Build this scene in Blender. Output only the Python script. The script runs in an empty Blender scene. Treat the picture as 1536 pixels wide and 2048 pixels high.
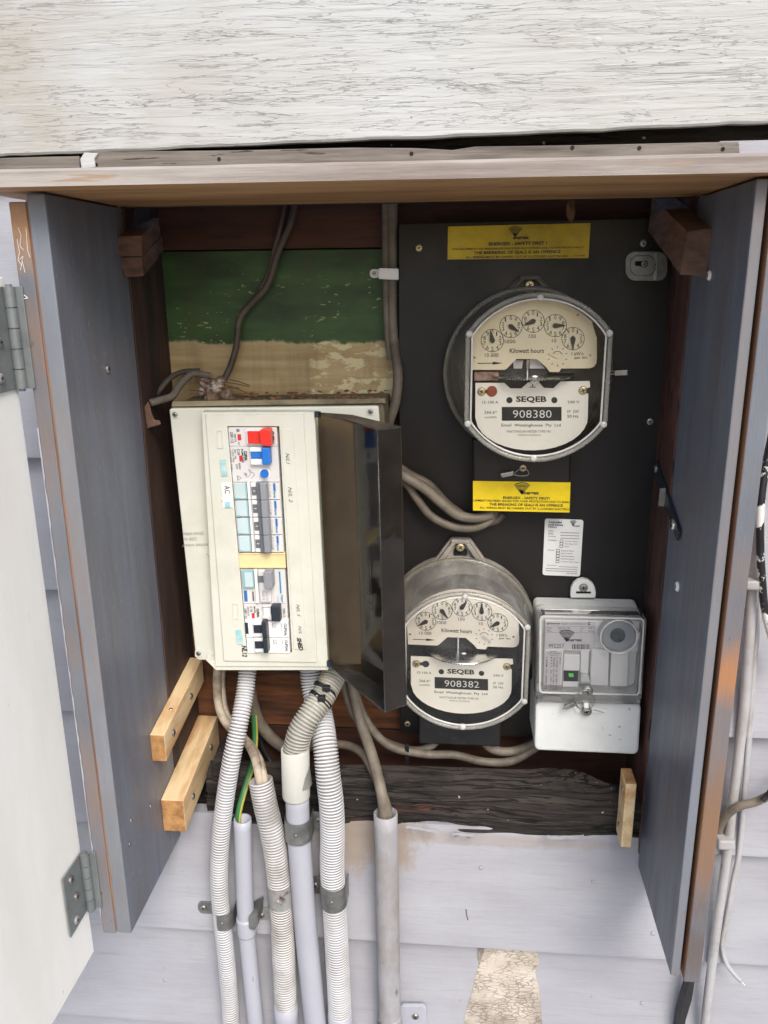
import bpy, bmesh, math, random
from mathutils import Vector, Matrix, noise
random.seed(7)
sc = bpy.context.scene
COL = sc.collection
R = math.radians
# ------------------------------------------------------------------ camera
CAM = Vector((0.0623, -0.8691, -0.0696))
PITCH, YAW, ROLL, FPX = 0.28216, 0.09493, -0.01098, 1636.97     # focal length in pixels of the 1536 x 2048 frame
cp, sp_, cy, sy, cr, sr = math.cos(PITCH), math.sin(PITCH), math.cos(YAW), math.sin(YAW), math.cos(ROLL), math.sin(ROLL)
FWD = Vector((-sy*cp, cy*cp, -sp_)); _r = Vector((cy, sy, 0)); _u = _r.cross(FWD)
RT = _r*cr + _u*sr; UP = _u*cr - _r*sr
cd = bpy.data.cameras.new('camera'); cam = bpy.data.objects.new('camera', cd); COL.objects.link(cam)
mw = Matrix((RT, UP, -FWD)).transposed().to_4x4(); mw.translation = CAM
cam.matrix_world = mw
cd.sensor_fit = 'VERTICAL'; cd.sensor_height = 36; cd.sensor_width = 27; cd.lens = FPX/2048*36
cd.clip_start = 0.01; cd.clip_end = 200
sc.camera = cam
# ------------------------------------------------------------------ light
SUN_EL, SUN_AZ = R(45), R(157)
w = bpy.data.worlds.new('World'); sc.world = w; w.use_nodes = True
wn = w.node_tree; bg = wn.nodes['Background']
sky = wn.nodes.new('ShaderNodeTexSky'); sky.sky_type = 'NISHITA'; sky.sun_disc = False
sky.sun_elevation = SUN_EL; sky.sun_rotation = SUN_AZ; sky.air_density = 1.0; sky.dust_density = 3.0; sky.ozone_density = 1.0
wn.links.new(sky.outputs[0], bg.inputs[0]); bg.inputs[1].default_value = 0.15
sl = bpy.data.lights.new('sun', 'SUN'); sl.energy = 1.5; sl.angle = R(26); sl.color = (1, .97, .925)
so = bpy.data.objects.new('sun', sl); COL.objects.link(so)
sdir = Vector((math.sin(SUN_AZ)*math.cos(SUN_EL), math.cos(SUN_AZ)*math.cos(SUN_EL), math.sin(SUN_EL)))
so.rotation_euler = sdir.to_track_quat('Z', 'Y').to_euler(); so.location = (0.5, -3, 3)
sc.view_settings.view_transform = 'Standard'; sc.view_settings.look = 'None'
sc.view_settings.exposure = 0.62; sc.view_settings.gamma = 1.0
sc.render.engine = 'CYCLES'
sc.cycles.transparent_max_bounces = 24; sc.cycles.max_bounces = 10
# ------------------------------------------------------------------ helpers
def ray(u, v): return FWD + RT*((u-768)/FPX) - UP*((v-1024)/FPX)
def P(u, v, Y):                       # the point at depth Y that stands behind pixel u, v of the photograph
    d = ray(u, v); return CAM + d*((Y-CAM.y)/d.y)
def PXc(u, v, X):
    d = ray(u, v); return CAM + d*((X-CAM.x)/d.x)
def mpp(p): return (Vector(p)-CAM).dot(FWD)/FPX   # metres per pixel there
def lin(r, g, b):
    f = lambda c: (c/255/12.92) if c/255 <= .04045 else ((c/255+.055)/1.055)**2.4
    return (f(r), f(g), f(b), 1)
def empty(name, loc, label, cat, group=None):
    o = bpy.data.objects.new(name, None); COL.objects.link(o); o.location = loc; o.empty_display_size = .02
    o['label'] = label; o['category'] = cat
    if group: o['group'] = group
    return o
def tag(o, label, cat, group=None):
    o['label'] = label; o['category'] = cat
    if group: o['group'] = group
    return o
def world_loc(o):
    v = Vector(o.location)
    while o.parent: o = o.parent; v = v + Vector(o.location)
    return v
def link(name, me, mat, parent=None, bevel=0, seg=2, smooth=False, label=None):
    o = bpy.data.objects.new(name, me); COL.objects.link(o)
    off = Vector((0, 0, 0))
    if parent: o.parent = parent; off = world_loc(parent)
    vs = [v.co for v in me.vertices]
    c = Vector((0, 0, 0))
    if vs:
        c = (Vector((min(v.x for v in vs), min(v.y for v in vs), min(v.z for v in vs))) + Vector((max(v.x for v in vs), max(v.y for v in vs), max(v.z for v in vs))))/2
    me.transform(Matrix.Translation(-c)); o.location = c - off
    if mat:
        for m_ in (mat if isinstance(mat, (list, tuple)) else [mat]): me.materials.append(m_)
    if smooth:
        for p in me.polygons: p.use_smooth = True
    if bevel:
        b = o.modifiers.new('bevel', 'BEVEL'); b.width = bevel; b.segments = seg; b.limit_method = 'ANGLE'; b.angle_limit = R(35)
    if label: o['label'] = label
    return o
def bm_obj(name, bm, mat, parent=None, **k):
    bmesh.ops.recalc_face_normals(bm, faces=bm.faces[:])
    me = bpy.data.meshes.new(name); bm.to_mesh(me); bm.free()
    return link(name, me, mat, parent, **k)
def add_prism(bm, front, back):
    a = [bm.verts.new(p) for p in front]; b = [bm.verts.new(p) for p in back]; n = len(a)
    bm.faces.new(a); bm.faces.new(b[::-1])
    for i in range(n): bm.faces.new((a[i], b[i], b[(i+1) % n], a[(i+1) % n]))
def add_slab(bm, px, yf, yb, taper=1.0):
    f = [P(u, v, yf) for u, v in px]
    c = sum(f, Vector())/len(f)
    add_prism(bm, f, [Vector((c.x+(p.x-c.x)*taper, yb, c.z+(p.z-c.z)*taper)) for p in f])
def slab(name, px, yf, yb, mat, parent=None, taper=1.0, **k):
    bm = bmesh.new(); add_slab(bm, px, yf, yb, taper); return bm_obj(name, bm, mat, parent, **k)
def add_box(bm, a, b):
    x0, y0, z0 = a; x1, y1, z1 = b
    add_prism(bm, [Vector(p) for p in ((x0, y0, z0), (x1, y0, z0), (x1, y0, z1), (x0, y0, z1))],
              [Vector(p) for p in ((x0, y1, z0), (x1, y1, z0), (x1, y1, z1), (x0, y1, z1))])
def box(name, a, b, mat, parent=None, **k):
    bm = bmesh.new(); add_box(bm, a, b); return bm_obj(name, bm, mat, parent, **k)
def loft(name, loops, mat, parent=None, caps=(True, True), **k):
    bm = bmesh.new(); rs = [[bm.verts.new(p) for p in l] for l in loops]; n = len(rs[0])
    for a, b in zip(rs, rs[1:]):
        for i in range(n): bm.faces.new((a[i], a[(i+1) % n], b[(i+1) % n], b[i]))
    if caps[0]: bm.faces.new(rs[0])
    if caps[1]: bm.faces.new(rs[-1][::-1])
    return bm_obj(name, bm, mat, parent, **k)
def rr(u0, v0, u1, v1, r=4, n=4):     # rounded rectangle, pixels
    out = []
    for cx_, cy_, a0 in ((u1-r, v0+r, -90), (u1-r, v1-r, 0), (u0+r, v1-r, 90), (u0+r, v0+r, 180)):
        for i in range(n+1):
            a = R(a0+90*i/n); out.append((cx_+r*math.cos(a), cy_+r*math.sin(a)))
    return out
def rq(tl, tr, br, bl, r=.12, n=3):    # rounded free quad, pixels: corners cut with a quadratic curve, r in pixels
    q = [Vector(x) for x in (tl, tr, br, bl)]; out = []
    for i in range(4):
        p, a, b = q[i], q[i-1], q[(i+1) % 4]
        s0 = p+(a-p).normalized()*r; s1 = p+(b-p).normalized()*r
        for k in range(n+1):
            t = k/n; out.append(tuple(s0*(1-t)**2+p*2*t*(1-t)+s1*t*t))
    return out
def circ(u, v, r, n=24, ry=None): return [(u+r*math.cos(2*math.pi*i/n), v+(ry or r)*math.sin(2*math.pi*i/n)) for i in range(n)]
def catmull(pts, step):
    pts = [Vector(p) for p in pts]
    if len(pts) == 2: pts = [pts[0], (pts[0]+pts[1])/2, pts[1]]
    ex = [pts[0]*2-pts[1]]+pts+[pts[-1]*2-pts[-2]]; dense = []
    for i in range(1, len(ex)-2):
        p0, p1, p2, p3 = ex[i-1:i+3]
        for k in range(24):
            t = k/24
            dense.append(.5*((2*p1)+(p2-p0)*t+(2*p0-5*p1+4*p2-p3)*t*t+(3*p1-p0-3*p2+p3)*t**3))
    dense.append(pts[-1])
    out = [dense[0]]; acc = 0
    for a, b in zip(dense, dense[1:]):
        L = (b-a).length
        if L < 1e-9: continue
        d = step-acc
        while d <= L: out.append(a.lerp(b, d/L)); d += step
        acc = L-(d-step)
    out.append(dense[-1]); return out
def add_tube(bm, pts, rad, n=12, caps=True, hollow=0):
    fr = []; t = (pts[1]-pts[0]).normalized(); nrm = t.orthogonal().normalized()
    for i, p in enumerate(pts):
        t2 = (pts[min(i+1, len(pts)-1)]-pts[max(i-1, 0)]).normalized()
        nrm = (nrm-t2*nrm.dot(t2)).normalized(); fr.append((p, nrm.copy(), t2.cross(nrm)))
    rings = []
    for i, (p, a, b) in enumerate(fr):
        r = rad(i) if callable(rad) else rad
        rings.append([bm.verts.new(p+a*(r*math.cos(2*math.pi*j/n))+b*(r*math.sin(2*math.pi*j/n))) for j in range(n)])
    for x, y in zip(rings, rings[1:]):
        for j in range(n): bm.faces.new((x[j], x[(j+1) % n], y[(j+1) % n], y[j]))
    if hollow:                         # an open mouth at the first ring
        p, a, b = fr[0]; r0 = (rad(0) if callable(rad) else rad)-hollow
        din = (fr[0][0]-fr[1][0]).normalized()
        i1 = [bm.verts.new(p+a*(r0*math.cos(2*math.pi*j/n))+b*(r0*math.sin(2*math.pi*j/n))) for j in range(n)]
        i2 = [bm.verts.new(p-din*.05+a*(r0*math.cos(2*math.pi*j/n))+b*(r0*math.sin(2*math.pi*j/n))) for j in range(n)]
        for j in range(n):
            bm.faces.new((rings[0][j], i1[j], i1[(j+1) % n], rings[0][(j+1) % n])); bm.faces.new((i1[j], i2[j], i2[(j+1) % n], i1[(j+1) % n]))
        bm.faces.new(i2)
    elif caps: bm.faces.new(rings[0][::-1])
    if caps: bm.faces.new(rings[-1])
def px3(pts): return [P(*p) for p in pts]
def tube(name, pts, rpx, mat, parent=None, n=12, step=.004, world=False, rm=None, hollow=0, **k):
    w3 = [Vector(p) for p in pts] if world else px3(pts)
    r = rm if rm else rpx*mpp(w3[len(w3)//2])
    c = catmull(w3, step)
    bm = bmesh.new(); add_tube(bm, c, r, n, hollow=hollow)
    return bm_obj(name, bm, mat, parent, smooth=True, **k)
def lathe(name, c, axis, prof, mat, parent=None, n=24, **k):   # prof: (radius, distance along axis)
    axis = Vector(axis).normalized(); a = axis.orthogonal().normalized(); b = axis.cross(a); c = Vector(c)
    loops = [[c+axis*h+a*(max(r, 1e-5)*math.cos(2*math.pi*i/n))+b*(max(r, 1e-5)*math.sin(2*math.pi*i/n)) for i in range(n)] for r, h in prof]
    return loft(name, loops, mat, parent, smooth=k.pop('smooth', False), **k)
def screw(c, r, mat, parent, axis=(0, -1, 0), slot='cross', name='screw'):   # domed head with a driven recess
    axis = Vector(axis).normalized(); a = Vector((0, 0, 1)) if abs(axis.z) < .9 else Vector((1, 0, 0)); b = axis.cross(a)
    ang = random.uniform(0, 1.5); a2 = a*math.cos(ang)+b*math.sin(ang); b2 = axis.cross(a2); c = Vector(c)
    bm = bmesh.new(); n = 18
    prev = None
    for rad, h in ((r, 0), (r, r*.18), (r*.82, r*.42), (r*.6, r*.5)):
        ring = [bm.verts.new(c+axis*h+a*(rad*math.cos(2*math.pi*i/n))+b*(rad*math.sin(2*math.pi*i/n))) for i in range(n)]
        if prev:
            for i in range(n): bm.faces.new((prev[i], prev[(i+1) % n], ring[(i+1) % n], ring[i]))
        prev = ring
    bm.faces.new(prev)
    for f in bm.faces: f.material_index = 0
    def bar(d, e):
        lo, hi = r*.497, r*.53
        vs = []
        for h in (hi, lo):
            vs.append([c+axis*h+d*(s*r*.5)+e*(t*r*.1) for s, t in ((-1, -1), (1, -1), (1, 1), (-1, 1))])
        n0 = len(bm.faces); add_prism(bm, vs[0], vs[1]); bm.faces.ensure_lookup_table()
        for f in bm.faces[n0:]: f.material_index = 1
    bar(a2, b2)
    if slot == 'cross': bar(b2, a2*1.0)
    return bm_obj(name, bm, [mat, M_BLACK], parent)
# flat print: text, rings, lines collected on one mesh
_tc = {}
def glyphs(s, bold=0, shear=0):
    if (s, bold, shear) in _tc: return _tc[(s, bold, shear)]
    cu = bpy.data.curves.new('t', 'FONT'); cu.body = s; cu.resolution_u = 2; cu.offset = bold; cu.shear = shear
    ob = bpy.data.objects.new('t', cu); COL.objects.link(ob)
    me = ob.to_mesh()
    vs = [(v.co.x, v.co.y) for v in me.vertices]; fs = [tuple(p.vertices) for p in me.polygons]
    ob.to_mesh_clear(); bpy.data.objects.remove(ob); bpy.data.curves.remove(cu)
    x0 = min(v[0] for v in vs); x1 = max(v[0] for v in vs); y0 = min(v[1] for v in vs); y1 = max(v[1] for v in vs)
    _tc[(s, bold, shear)] = ([((x-x0)/(x1-x0), (y-y0)/(y1-y0)) for x, y in vs], fs); return _tc[(s, bold, shear)]
class Print:
    def __init__(self, fn): self.fn = fn; self.v = []; self.f = []     # fn: 2-D design point -> world
    def poly(self, pts): n = len(self.v); self.v += [self.fn(*p) for p in pts]; self.f.append(tuple(range(n, n+len(pts))))
    def quadtext(self, s, tl, tr, bl, bold=.0, shear=0):
        vs, fs = glyphs(s, bold, shear); n = len(self.v)
        for a, b in vs:
            b = 1-b
            self.v.append(self.fn(tl[0]+(tr[0]-tl[0])*a+(bl[0]-tl[0])*b, tl[1]+(tr[1]-tl[1])*a+(bl[1]-tl[1])*b))
        self.f += [tuple(n+i for i in f) for f in fs]
    def text(self, s, u0, v0, u1, v1, bold=.0, shear=0, tilt=0): self.quadtext(s, (u0, v0), (u1, v0+tilt), (u0, v1), bold, shear)
    def down(self, s, u0, v0, u1, v1, bold=.0, lean=0, shear=0):        # text turned a quarter turn clockwise in the box
        self.quadtext(s, (u1, v0), (u1+lean, v1), (u0, v0), bold, shear)
    def rect(self, u0, v0, u1, v1): self.poly([(u0, v0), (u1, v0), (u1, v1), (u0, v1)])
    def line(self, a, b, w):
        a, b = Vector(a), Vector(b); d = (b-a).normalized(); n = Vector((-d.y, d.x))*w/2
        self.poly([tuple(a+n), tuple(b+n), tuple(b-n), tuple(a-n)])
    def path(self, pts, w):
        for a, b in zip(pts, pts[1:]): self.line(a, b, w)
    def ring(self, u, v, r, w, n=36, a0=0, a1=360):
        for i in range(n):
            p = [(u+q*math.cos(R(a0+(a1-a0)*(i+k)/n)), v+q*math.sin(R(a0+(a1-a0)*(i+k)/n))) for q, k in ((r, 0), (r, 1), (r-w, 1), (r-w, 0))]
            self.poly(p)
    def build(self, name, mat, parent, **k):
        me = bpy.data.meshes.new(name); me.from_pydata([tuple(x) for x in self.v], [], self.f); me.validate()
        return link(name, me, mat, parent, **k)
# ------------------------------------------------------------------ materials
def nt(name):
    m = bpy.data.materials.new(name); m.use_nodes = True; t = m.node_tree; return m, t, t.nodes['Principled BSDF']
def N(t, kind, **k):
    n = t.nodes.new(kind)
    for a, b in k.items(): setattr(n, a, b)
    return n
def coords(t, stretch, seed=0):
    tc = N(t, 'ShaderNodeTexCoord'); g = N(t, 'ShaderNodeNewGeometry'); mp = N(t, 'ShaderNodeMapping')
    t.links.new(g.outputs['Position'], mp.inputs[0]); mp.inputs['Scale'].default_value = stretch
    mp.inputs['Location'].default_value = (seed*1.37, seed*.71, seed*2.11); return mp.outputs[0]
def nz(t, co, scale, detail=5, rough=.55, dist=0):
    n = N(t, 'ShaderNodeTexNoise'); t.links.new(co, n.inputs['Vector'])
    n.inputs['Scale'].default_value = scale; n.inputs['Detail'].default_value = detail; n.inputs['Roughness'].default_value = rough; n.inputs['Distortion'].default_value = dist
    return n.outputs[0]
def rmp(t, val, lo, hi, a=0, b=1):
    n = N(t, 'ShaderNodeMapRange'); t.links.new(val, n.inputs[0]); n.inputs[1].default_value = lo; n.inputs[2].default_value = hi; n.inputs[3].default_value = a; n.inputs[4].default_value = b
    return n.outputs[0]
def mth(t, op, a, b=None, clamp=False):
    n = N(t, 'ShaderNodeMath', operation=op, use_clamp=clamp)
    for i, x in enumerate((a, b)):
        if x is None: continue
        if isinstance(x, (int, float)): n.inputs[i].default_value = x
        else: t.links.new(x, n.inputs[i])
    return n.outputs[0]
def mixc(t, fac, a, b):
    n = N(t, 'ShaderNodeMix', data_type='RGBA')
    if isinstance(fac, (int, float)): n.inputs[0].default_value = fac
    else: t.links.new(fac, n.inputs[0])
    for i, x in ((6, a), (7, b)):
        if isinstance(x, (tuple, list)): n.inputs[i].default_value = x
        else: t.links.new(x, n.inputs[i])
    return n.outputs[2]
def bump(t, b, h, strength, dist=.001):
    n = N(t, 'ShaderNodeBump'); n.inputs['Strength'].default_value = strength; n.inputs['Distance'].default_value = dist
    t.links.new(h, n.inputs['Height']); t.links.new(n.outputs[0], b.inputs['Normal']); return n
_seed = [0]
def mat(name, col, rough=.5, metal=0, col2=None, lo=.45, hi=.65, scale=12, stretch=(1, 1, 1), spots=None, sth=.68, sscale=160, bmp=.25, bscale=150, bst=None, var=.1, spec=.5, bdist=.001, coat=0):
    m, t, b = nt(name); _seed[0] += 1; sd = _seed[0]
    co = coords(t, stretch, sd)
    c = mixc(t, rmp(t, nz(t, co, scale*2.3, 6, .6), .35, .65), tuple(x*(1-var) for x in col[:3])+(1,), tuple(min(1, x*(1+var)) for x in col[:3])+(1,))
    if col2: c = mixc(t, rmp(t, nz(t, co, scale, 8, .65), lo, hi), c, col2)
    if spots: c = mixc(t, rmp(t, nz(t, co, sscale, 3, .5), sth, sth+.03), c, spots)
    t.links.new(c, b.inputs['Base Color']); b.inputs['Metallic'].default_value = metal
    t.links.new(rmp(t, nz(t, co, scale*3, 4), .3, .7, max(0, rough-.08), min(1, rough+.1)), b.inputs['Roughness'])
    b.inputs['Specular IOR Level'].default_value = spec; b.inputs['Coat Weight'].default_value = coat
    if bmp:
        bc = coords(t, bst or stretch, sd+3); bump(t, b, nz(t, bc, bscale, 6, .6), bmp, bdist)
    return m
def clear(name, tint=(1, 1, 1, 1), milk=0.0, milkcol=(.8, .8, .8, 1), rough=.04, dust=0.0, ior=1.45, gloss=1.0):
    m, t, b = nt(name); t.nodes.remove(b); out = t.nodes['Material Output']
    tr = N(t, 'ShaderNodeBsdfTransparent'); tr.inputs[0].default_value = tint
    gl = N(t, 'ShaderNodeBsdfGlossy'); gl.inputs['Roughness'].default_value = rough
    di = N(t, 'ShaderNodeBsdfDiffuse'); di.inputs[0].default_value = milkcol
    m1 = N(t, 'ShaderNodeMixShader'); co = coords(t, (1, 1, 1), 5)
    t.links.new(rmp(t, nz(t, co, 28, 8, .7), .42, .75, milk, milk+dust), m1.inputs[0])
    t.links.new(tr.outputs[0], m1.inputs[1]); t.links.new(di.outputs[0], m1.inputs[2])
    fr = N(t, 'ShaderNodeFresnel'); fr.inputs[0].default_value = ior
    bp = N(t, 'ShaderNodeBump'); bp.inputs['Strength'].default_value = .12; bp.inputs['Distance'].default_value = .002
    t.links.new(nz(t, co, 25, 2), bp.inputs['Height']); t.links.new(bp.outputs[0], gl.inputs['Normal'])
    m2 = N(t, 'ShaderNodeMixShader'); t.links.new(mth(t, 'MULTIPLY', fr.outputs[0], gloss), m2.inputs[0])
    t.links.new(m1.outputs[0], m2.inputs[1]); t.links.new(gl.outputs[0], m2.inputs[2]); t.links.new(m2.outputs[0], out.inputs[0])
    return m
M_BLACK = mat('black_void', (.006, .006, .007, 1), .8, bmp=0)
M_INK = mat('black_ink', (.02, .02, .022, 1), .5, bmp=0)
M_INKSOFT = mat('grey_ink', (.11, .11, .115, 1), .6, bmp=0)
M_INKFAINT = mat('faint_ink', (.30, .30, .28, 1), .6, bmp=0)
M_WHITEINK = mat('white_ink', (.82, .82, .8, 1), .5, bmp=0)
def stains(m, spots):                    # brown bare patches worn through the paint at places of their own
    t = m.node_tree; b = t.nodes['Principled BSDF']; l = b.inputs['Base Color'].links[0]; c = l.from_socket
    g = N(t, 'ShaderNodeNewGeometry'); sx = N(t, 'ShaderNodeSeparateXYZ'); t.links.new(g.outputs['Position'], sx.inputs[0])
    for (side, z, rz, col, k) in spots:
        d = mth(t, 'ABSOLUTE', mth(t, 'DIVIDE', mth(t, 'SUBTRACT', sx.outputs[2], z), rz))
        d = mth(t, 'ADD', d, mth(t, 'MULTIPLY', mth(t, 'SUBTRACT', nz(t, coords(t, (2, 2, .8), int(z*50)), 22, 7, .65), .5), 1.6))
        f = mth(t, 'MULTIPLY', rmp(t, d, 1.1, .2, 0, k), rmp(t, sx.outputs[0], -.01*side, .01*side))
        c = mixc(t, f, c, col)
    t.links.new(c, b.inputs['Base Color'])
def wallpaint():
    m, t, b = nt('pale_wall_paint'); co = coords(t, (1, 1, 1), 1)
    g = N(t, 'ShaderNodeNewGeometry'); sx = N(t, 'ShaderNodeSeparateXYZ'); t.links.new(g.outputs['Position'], sx.inputs[0])
    grain = nz(t, coords(t, (.45, 1, 5), 2), 26, 9, .66, .25)
    c = mixc(t, rmp(t, nz(t, coords(t, (1, 1, 3), 3), 6, 6), .35, .65), lin(166, 167, 173), lin(155, 155, 162))
    c = mixc(t, rmp(t, grain, .30, .44, .35, 0), c, lin(140, 138, 144))
    c = mixc(t, mth(t, 'MULTIPLY', rmp(t, nz(t, co, 75, 4, .6), .70, .74), .6), c, lin(140, 132, 126))
    c = mixc(t, mth(t, 'MULTIPLY', rmp(t, nz(t, coords(t, (2, 1, .6), 9), 5, 7, .65), .55, .8), .5), c, lin(150, 144, 142))
    def blob(x, z, rx, rz):
        a = mth(t, 'DIVIDE', mth(t, 'SUBTRACT', sx.outputs[0], x), rx); d = mth(t, 'DIVIDE', mth(t, 'SUBTRACT', sx.outputs[2], z), rz)
        return mth(t, 'ADD', mth(t, 'MULTIPLY', a, a), mth(t, 'MULTIPLY', d, d))
    for (x, z, rx, rz, k) in ((-.045, -.752, .075, .052, 1), (-.145, -.80, .035, .10, .8), (.10, -.745, .20, .010, .5)):
        n = mth(t, 'ADD', blob(x, z, rx, rz), mth(t, 'MULTIPLY', mth(t, 'SUBTRACT', nz(t, coords(t, (1, 1, .7), int(x*100)), 38, 7, .7), .5), 3.2))
        c = mixc(t, rmp(t, n, 1.05, .35, 0, k*.75), c, lin(146, 130, 112))
    t.links.new(c, b.inputs['Base Color']); t.links.new(rmp(t, grain, .3, .7, .42, .6), b.inputs['Roughness'])
    bump(t, b, mth(t, 'ADD', grain, mth(t, 'MULTIPLY', nz(t, co, 45, 3), .7)), .6, .0013); return m
M_PAINT = wallpaint()
M_BACKWOOD = mat('brown_lining_timber', lin(76, 44, 30), .7, col2=lin(44, 27, 20), scale=9, stretch=(.4, 1, 3), bmp=.5, bscale=60, bst=(.2, 1, 3), var=.3)
M_ORANGEWOOD = mat('orange_lining_timber', lin(124, 76, 44), .7, col2=lin(64, 40, 28), lo=.4, hi=.6, scale=14, stretch=(.35, 1, 3), bmp=.5, bscale=60, bst=(.2, 1, 3), var=.3)
M_STUD = mat('dark_stud_timber', lin(66, 46, 38), .75, col2=lin(38, 30, 28), scale=12, stretch=(2, 2, .3), bmp=.6, bscale=90, bst=(3, 3, .3), var=.3)
M_STUDRED = mat('red_brown_stud', lin(86, 56, 48), .7, col2=lin(52, 38, 34), lo=.5, hi=.62, scale=12, stretch=(2, 2, .3), spots=lin(30, 22, 20), sth=.62, sscale=70, bmp=.6, bscale=90, bst=(3, 3, .5), var=.3)
M_PANEL = mat('blue_grey_panel_paint', lin(106, 112, 124), .42, col2=lin(101, 100, 106), lo=.4, hi=.68, scale=6, stretch=(2.5, 4, .5), spots=lin(142, 148, 160), sth=.68, sscale=190, bmp=.45, bscale=60, bst=(2, 5, .35), var=.09)
M_PANELE = mat('worn_panel_edge', lin(116, 121, 129), .6, col2=lin(124, 110, 102), lo=.47, hi=.74, scale=5, stretch=(2, 2, .5), spots=lin(92, 86, 84), sth=.74, sscale=90, bmp=.5, bscale=120, bst=(3, 3, .3), var=.12)
M_STILE = mat('weathered_stile_edge', lin(106, 110, 118), .65, col2=lin(132, 104, 82), lo=.46, hi=.70, scale=3.4, stretch=(1.5, 1.5, .8), spots=lin(92, 80, 74), sth=.70, sscale=70, bmp=.55, bscale=110, bst=(3, 3, .4), var=.14)
M_RAW = mat('raw_orange_timber', lin(150, 104, 72), .7, col2=lin(104, 70, 54), scale=10, stretch=(2, 2, .3), bmp=.4, var=.15)
M_LIDEDGE = mat('weathered_lid_edge', lin(164, 157, 150), .7, col2=lin(132, 120, 112), scale=9, stretch=(.35, 1, 5), spots=lin(158, 136, 112), sth=.66, sscale=26, bmp=.6, bscale=70, bst=(.25, 1, 4), var=.12)
M_LIDUNDER = mat('pine_lid_underside', lin(182, 140, 96), .6, col2=lin(146, 106, 70), scale=7, stretch=(.3, 3, 1), bmp=.3, bscale=70, bst=(.2, 3, 1), var=.12)
M_PINE = mat('fresh_pine', lin(222, 196, 154), .55, col2=lin(190, 146, 98), scale=14, stretch=(3, .5, 3), spots=lin(150, 100, 60), sth=.71, sscale=50, bmp=.25, bscale=120, var=.07)
M_PINEEND = mat('sawn_pine_end', lin(178, 134, 84), .8, col2=lin(140, 98, 58), scale=60, bmp=.6, bscale=300, var=.15)
M_BATTEN = mat('grey_weathered_batten', lin(124, 117, 109), .8, col2=lin(84, 76, 68), lo=.42, hi=.62, scale=12, stretch=(.3, 1, 4), spots=lin(60, 52, 48), sth=.66, sscale=70, bmp=.9, bscale=70, bst=(.2, 1, 4), var=.15)
M_BLOCK = mat('rough_brown_block', lin(112, 84, 70), .8, col2=lin(72, 54, 46), scale=26, stretch=(1, .5, 2), bmp=.7, bscale=120, var=.2)
M_GALV = mat('galvanised_steel', (.30, .31, .30, 1), .45, .85, col2=(.20, .20, .19, 1), scale=40, spots=(.25, .22, .2, 1), sth=.72, sscale=160, bmp=.2, bscale=200, var=.12)
M_RUST = mat('rusty_galvanised_steel', (.40, .40, .39, 1), .55, .6, col2=lin(104, 78, 66), lo=.58, hi=.66, scale=42, bmp=.4, bscale=200, var=.12)
M_STEEL = mat('dull_steel', (.42, .41, .39, 1), .38, .9, col2=(.25, .22, .2, 1), scale=60, bmp=.2, bscale=300, var=.1)
M_BRASS = mat('brass_screw_metal', (.62, .52, .32, 1), .4, .9, bmp=.1, bscale=300)
M_ZINCG = mat('grey_painted_hinge', lin(128, 134, 134), .4, .35, col2=lin(112, 117, 118), scale=30, spots=lin(150, 120, 100), sth=.73, sscale=70, bmp=.15, bscale=250, var=.06)
M_METERPANEL = mat('black_meter_board', lin(32, 28, 26), .42, col2=lin(20, 20, 25), lo=.4, hi=.7, scale=4, spots=lin(90, 86, 80), sth=.80, sscale=220, bmp=.12, bscale=300, var=.12, spec=.4)
M_CREAM = mat('cream_plastic', lin(212, 213, 201), .42, col2=lin(196, 194, 178), lo=.5, hi=.75, scale=9, spots=lin(160, 148, 118), sth=.77, sscale=110, bmp=.06, bscale=300, var=.03, coat=.1)
M_CREAMD = mat('dirty_cream_plastic', lin(150, 140, 112), .6, col2=lin(78, 70, 54), lo=.42, hi=.62, scale=14, stretch=(.5, 1, 1), bmp=.2, bscale=200, var=.1)
M_BODYG = mat('dusty_grey_box_body', lin(112, 104, 84), .6, col2=lin(66, 60, 48), scale=16, stretch=(.5, 1, 1), bmp=.2, bscale=200, var=.12)
M_YBLANK = mat('yellowed_blank_plastic', lin(232, 214, 164), .4, col2=lin(222, 198, 140), scale=20, bmp=.03, var=.03)
M_LTGREY = mat('light_grey_plastic', lin(214, 212, 210), .4, bmp=.03, var=.03)
M_WHITEP = mat('white_plastic', lin(236, 236, 234), .38, bmp=.03, var=.02)
M_GREYT = mat('grey_toggle_plastic', lin(140, 143, 150), .4, bmp=.03, var=.03)
M_DGREY = mat('dark_grey_plastic', lin(104, 108, 114), .45, bmp=.03, var=.04)
M_NAVYT = mat('black_toggle_plastic', lin(38, 45, 56), .38, bmp=.03, var=.04)
M_RED = mat('red_toggle_plastic', lin(226, 48, 38), .35, bmp=.02, var=.03)
M_REDINK = mat('red_ink', lin(200, 46, 52), .4, bmp=0)
M_BLUET = mat('blue_toggle_plastic', lin(34, 112, 200), .38, bmp=.02, var=.03)
M_BLUEINK = mat('blue_ink', lin(44, 108, 178), .5, bmp=0)
M_TEALINK = mat('teal_ink', lin(28, 138, 178), .5, bmp=0)
M_TEALCLEAR = mat('pale_teal_window', lin(192, 212, 214), .15, bmp=.02, var=.04, coat=.6)
M_TEALEDGE = mat('teal_window_edge', lin(142, 178, 182), .25, bmp=.02, var=.05, coat=.4)
M_FADEBLUE = mat('faded_blue_tape', lin(140, 196, 206), .6, col2=lin(200, 214, 206), lo=.4, hi=.6, scale=90, bmp=.1, var=.06)
M_LABELW = mat('white_label', lin(236, 236, 234), .5, bmp=.03, var=.02)
M_LABELS = mat('silver_label', lin(212, 208, 210), .4, 0, bmp=.03, var=.03)
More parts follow.
